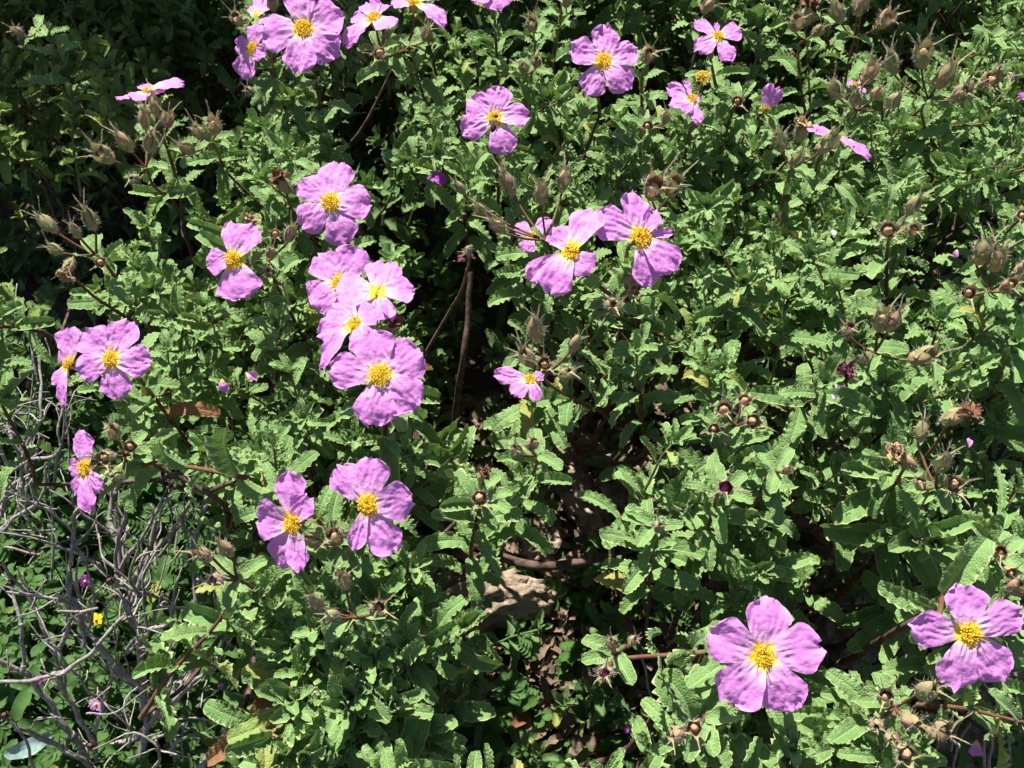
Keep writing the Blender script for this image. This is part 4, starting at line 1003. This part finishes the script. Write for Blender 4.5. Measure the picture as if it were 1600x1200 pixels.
# loose, fallen or half hidden petals
def loose(px, py, z, size, m, lab, ax=(0, 0, 1), name='fallen_petal'):
    P = onz(px, py, z); k = depth(P) / F; s = size * k; ac = Acc(); d = toworld(nrm([random.gauss(0, 1), random.gauss(0, 1), 0])); nn = nrm(toworld((0, .4, 1)) + RG.normal(0, .3, 3))
    V, Fq, A = petal(d, nn, s, s * .8, .2, .5, seed=px * .1, fold=.4); ac.add(V + P - d * s * .5, Fq, A); o = ac.obj(name, m, None, P); tag(o, lab, 'petal', 'loose petals caught in the bush')
loose(340, 980, .22, 26, M_PETAL_DEEP, 'petal tinted dark purple for shade, caught at the edge of the dead bush')  # pink petal lying in shade, the shade carried by its colour
loose(1525, 1170, .20, 28, M_PETAL, 'pink petal on the soil by the broken corner sticks')
loose(682, 280, .33, 30, M_PETAL_DEEP, 'shaded purple petal deep between leaves near the lone round flower')  # shade between the leaves painted into this petal
loose(1304, 620, .395, 13, M_PALEPETAL, 'white bleached petal scrap on a leaf below the withered purple bloom')
loose(1308, 604, .395, 11, M_PALEPETAL, 'thin white petal sliver above the other white scrap')
loose(1514, 692, .385, 15, M_PETAL, 'lilac petal bit beside the withered salmon brown flower')
loose(1494, 396, .385, 13, M_PETAL, 'small pink petal bit in the leaves by the far bud cluster')
loose(1302, 365, .385, 13, M_PALEPETAL, 'pale petal scrap on a thin stem between buds')
loose(1580, 118, .38, 14, M_PETAL, 'small purple petal bit at the frame edge')
loose(350, 602, .385, 22, M_PETAL, 'pink petal showing between leaves right of the outer pair')
loose(393, 586, .385, 20, M_PETAL, 'pink petal tip on a leaf left of the lowest stacked flower')
loose(1596, 150, .38, 14, M_PETAL_DEEP, 'tiny magenta petal bit against the frame edge')
loose(1040, 842, .10, 10, M_PETAL, 'lilac scrap on the dark ground of the opening')
loose(930, 716, .06, 12, M_PETAL, 'lilac scrap lying on the grey stone')
loose(1590, 1045, .18, 12, M_PETAL_DEEP, 'magenta scrap just beyond the wide pink flower')
loose(980, 1140, .10, 12, M_PETAL_DEEP, 'dark magenta scrap with brown tip behind the dead sticks')
# white scrap and pale blade
P = onz(640, 916, .16); ac = Acc(); ac.add(*[q if i else q for i, q in enumerate(petal(RT, nrm(BK + .4 * UP), 34 * depth(P) / F, 12 * depth(P) / F, .1, .2, seed=3)[:2])]); ac.V[0] = ac.V[0] + P - RT * .006
o = ac.obj('paper_scrap', M_WHITE, None, P); tag(o, 'bright white scrap of paper below the pair of flowers', 'paper scrap')
P = onz(652, 872, .17); ac = Acc(); V, Fq, A = petal(nrm(RT * .5 - UP), nrm(BK + .3 * UP), 62 * depth(P) / F, 9 * depth(P) / F, .1, .2, seed=8); ac.add(V + P - nrm(RT * .5 - UP) * .008, Fq)
o = ac.obj('paper_strip', M_WHITE, None, P); tag(o, 'narrow white strip of paper behind leaves under the upright pink flower', 'paper strip')
P = onz(40, 1180, .10); ac = Acc(); V, Fq, A = leaf(.036, .012, 19, 7, .4, .05, 2, .2); ac.add(frame_place(V, P - .016 * RT, nrm(RT + .25 * UP), BK), Fq); o = ac.obj('pale_leaf', noise_mat('silvery_leaf', (.16, .25, .20), (.34, .45, .40), 120, .3, .2, .0005, .1, .5), None, P); tag(o, 'silvery pale leaf lying under the dead twigs in the corner', 'leaf')

# ------------------------------------------------------------------ bee on the flower
P = onz(773, 190, ZC + .052); k = depth(P) / F; s = 30 * k / 2.0
bee = tag(empty('honey_bee', P), 'small brown honey bee feeding on the stamens of a pink flower', 'bee')
ax = nrm(toworld((-.25, -1, .12))); bz = nrm(BK + .3 * UP); bz = nrm(bz - ax * (bz @ ax)); by = np.cross(bz, ax)
def be(V): return V[:, 0:1] * ax + V[:, 1:2] * by + V[:, 2:3] * bz + P
a = Acc(); V = I3[0].copy(); r = .30 * (1 - .35 * np.clip(V[:, 0], 0, 1) ** 2); V = np.stack([V[:, 0] * .62 + .62, V[:, 1] * r, V[:, 2] * r], 1); V[:, 1:] *= 1 + .05 * np.sin(V[:, :1] * 26)
a.add(be(V * s), I3[1]); a.add(be((I3[0] * [.17, .22, .2] + [-.62, 0, -.03]) * s), I3[1])
for sd in (-1, 1):
    a.add(*tube(be(np.array([[-.7, sd * .08, .05], [-.9, sd * .16, .12], [-1.05, sd * .26, .02]]) * s), .02 * s, 4))
    for q in (-.18, .02, .22): a.add(*tube(be(np.array([[q, sd * .15, -.1], [q + .05, sd * .45, .0], [q + .15, sd * .62, -.35]]) * s), [.045 * s, .035 * s, .02 * s], 4))
a.obj('body', M_BEEDARK, bee, P)
a = Acc(); a.add(be((I3[0] * [.34, .30, .29]) * s), I3[1])
for q in (.32, .58, .84): V = I3[0] * [.05, .30 - q * .07, .30 - q * .07] + [q, 0, 0]; a.add(be(V * s), I3[1])
a.obj('fur', M_BEEFUR, bee, P)
wm, nt, nd, L = mat('bee_wing'); finish(nt, (.22, .18, .13), .2, .6, None, spec=.6)
for sd in (-1, 1):
    a = Acc(); V, Fq, A = rleaf(.85 * s, .27 * s, 1, 0); d = nrm(ax + by * sd * .75 + bz * .15); a.add(frame_place(V, P + bz * .26 * s, d, bz), Fq); a.obj('wing', wm, bee, P)

# ------------------------------------------------------------------ light, camera
AZ, EL = SUN_AZ, SUN_EL          # sun behind the bush, a little to the left: azimuth from +Y
sd = Vector((math.sin(AZ) * math.cos(EL), math.cos(AZ) * math.cos(EL), math.sin(EL)))
ld = bpy.data.lights.new('sun', 'SUN'); ld.energy = 5; ld.angle = R(.5); ld.color = (1, .965, .90)
lo = bpy.data.objects.new('sun', ld); COL.objects.link(lo); lo.rotation_mode = 'QUATERNION'; lo.rotation_quaternion = sd.to_track_quat('Z', 'Y')
w = bpy.data.worlds.new('World'); SC.world = w; w.use_nodes = True; nt = w.node_tree
bg = nt.nodes['Background']; sk = nt.nodes.new('ShaderNodeTexSky'); sk.sky_type = 'NISHITA'; sk.sun_disc = False; sk.sun_elevation = EL; sk.sun_rotation = AZ
nt.links.new(sk.outputs[0], bg.inputs[0]); bg.inputs[1].default_value = .055
cd = bpy.data.cameras.new('camera'); co = bpy.data.objects.new('camera', cd); COL.objects.link(co)
cd.sensor_width = 36; cd.lens = 36 * F / 1600; cd.clip_start = .02; cd.clip_end = 200
co.location = CAM; co.rotation_euler = (math.pi / 2 - PITCH, 0, 0); SC.camera = co
SC.view_settings.view_transform = 'Standard'; SC.view_settings.look = 'None'; SC.view_settings.exposure = 1.2; SC.view_settings.gamma = 1
SC.cycles.max_bounces = 6; SC.cycles.diffuse_bounces = 3; SC.cycles.transmission_bounces = 3; SC.cycles.use_denoising = True
SC.cycles.use_adaptive_sampling = True
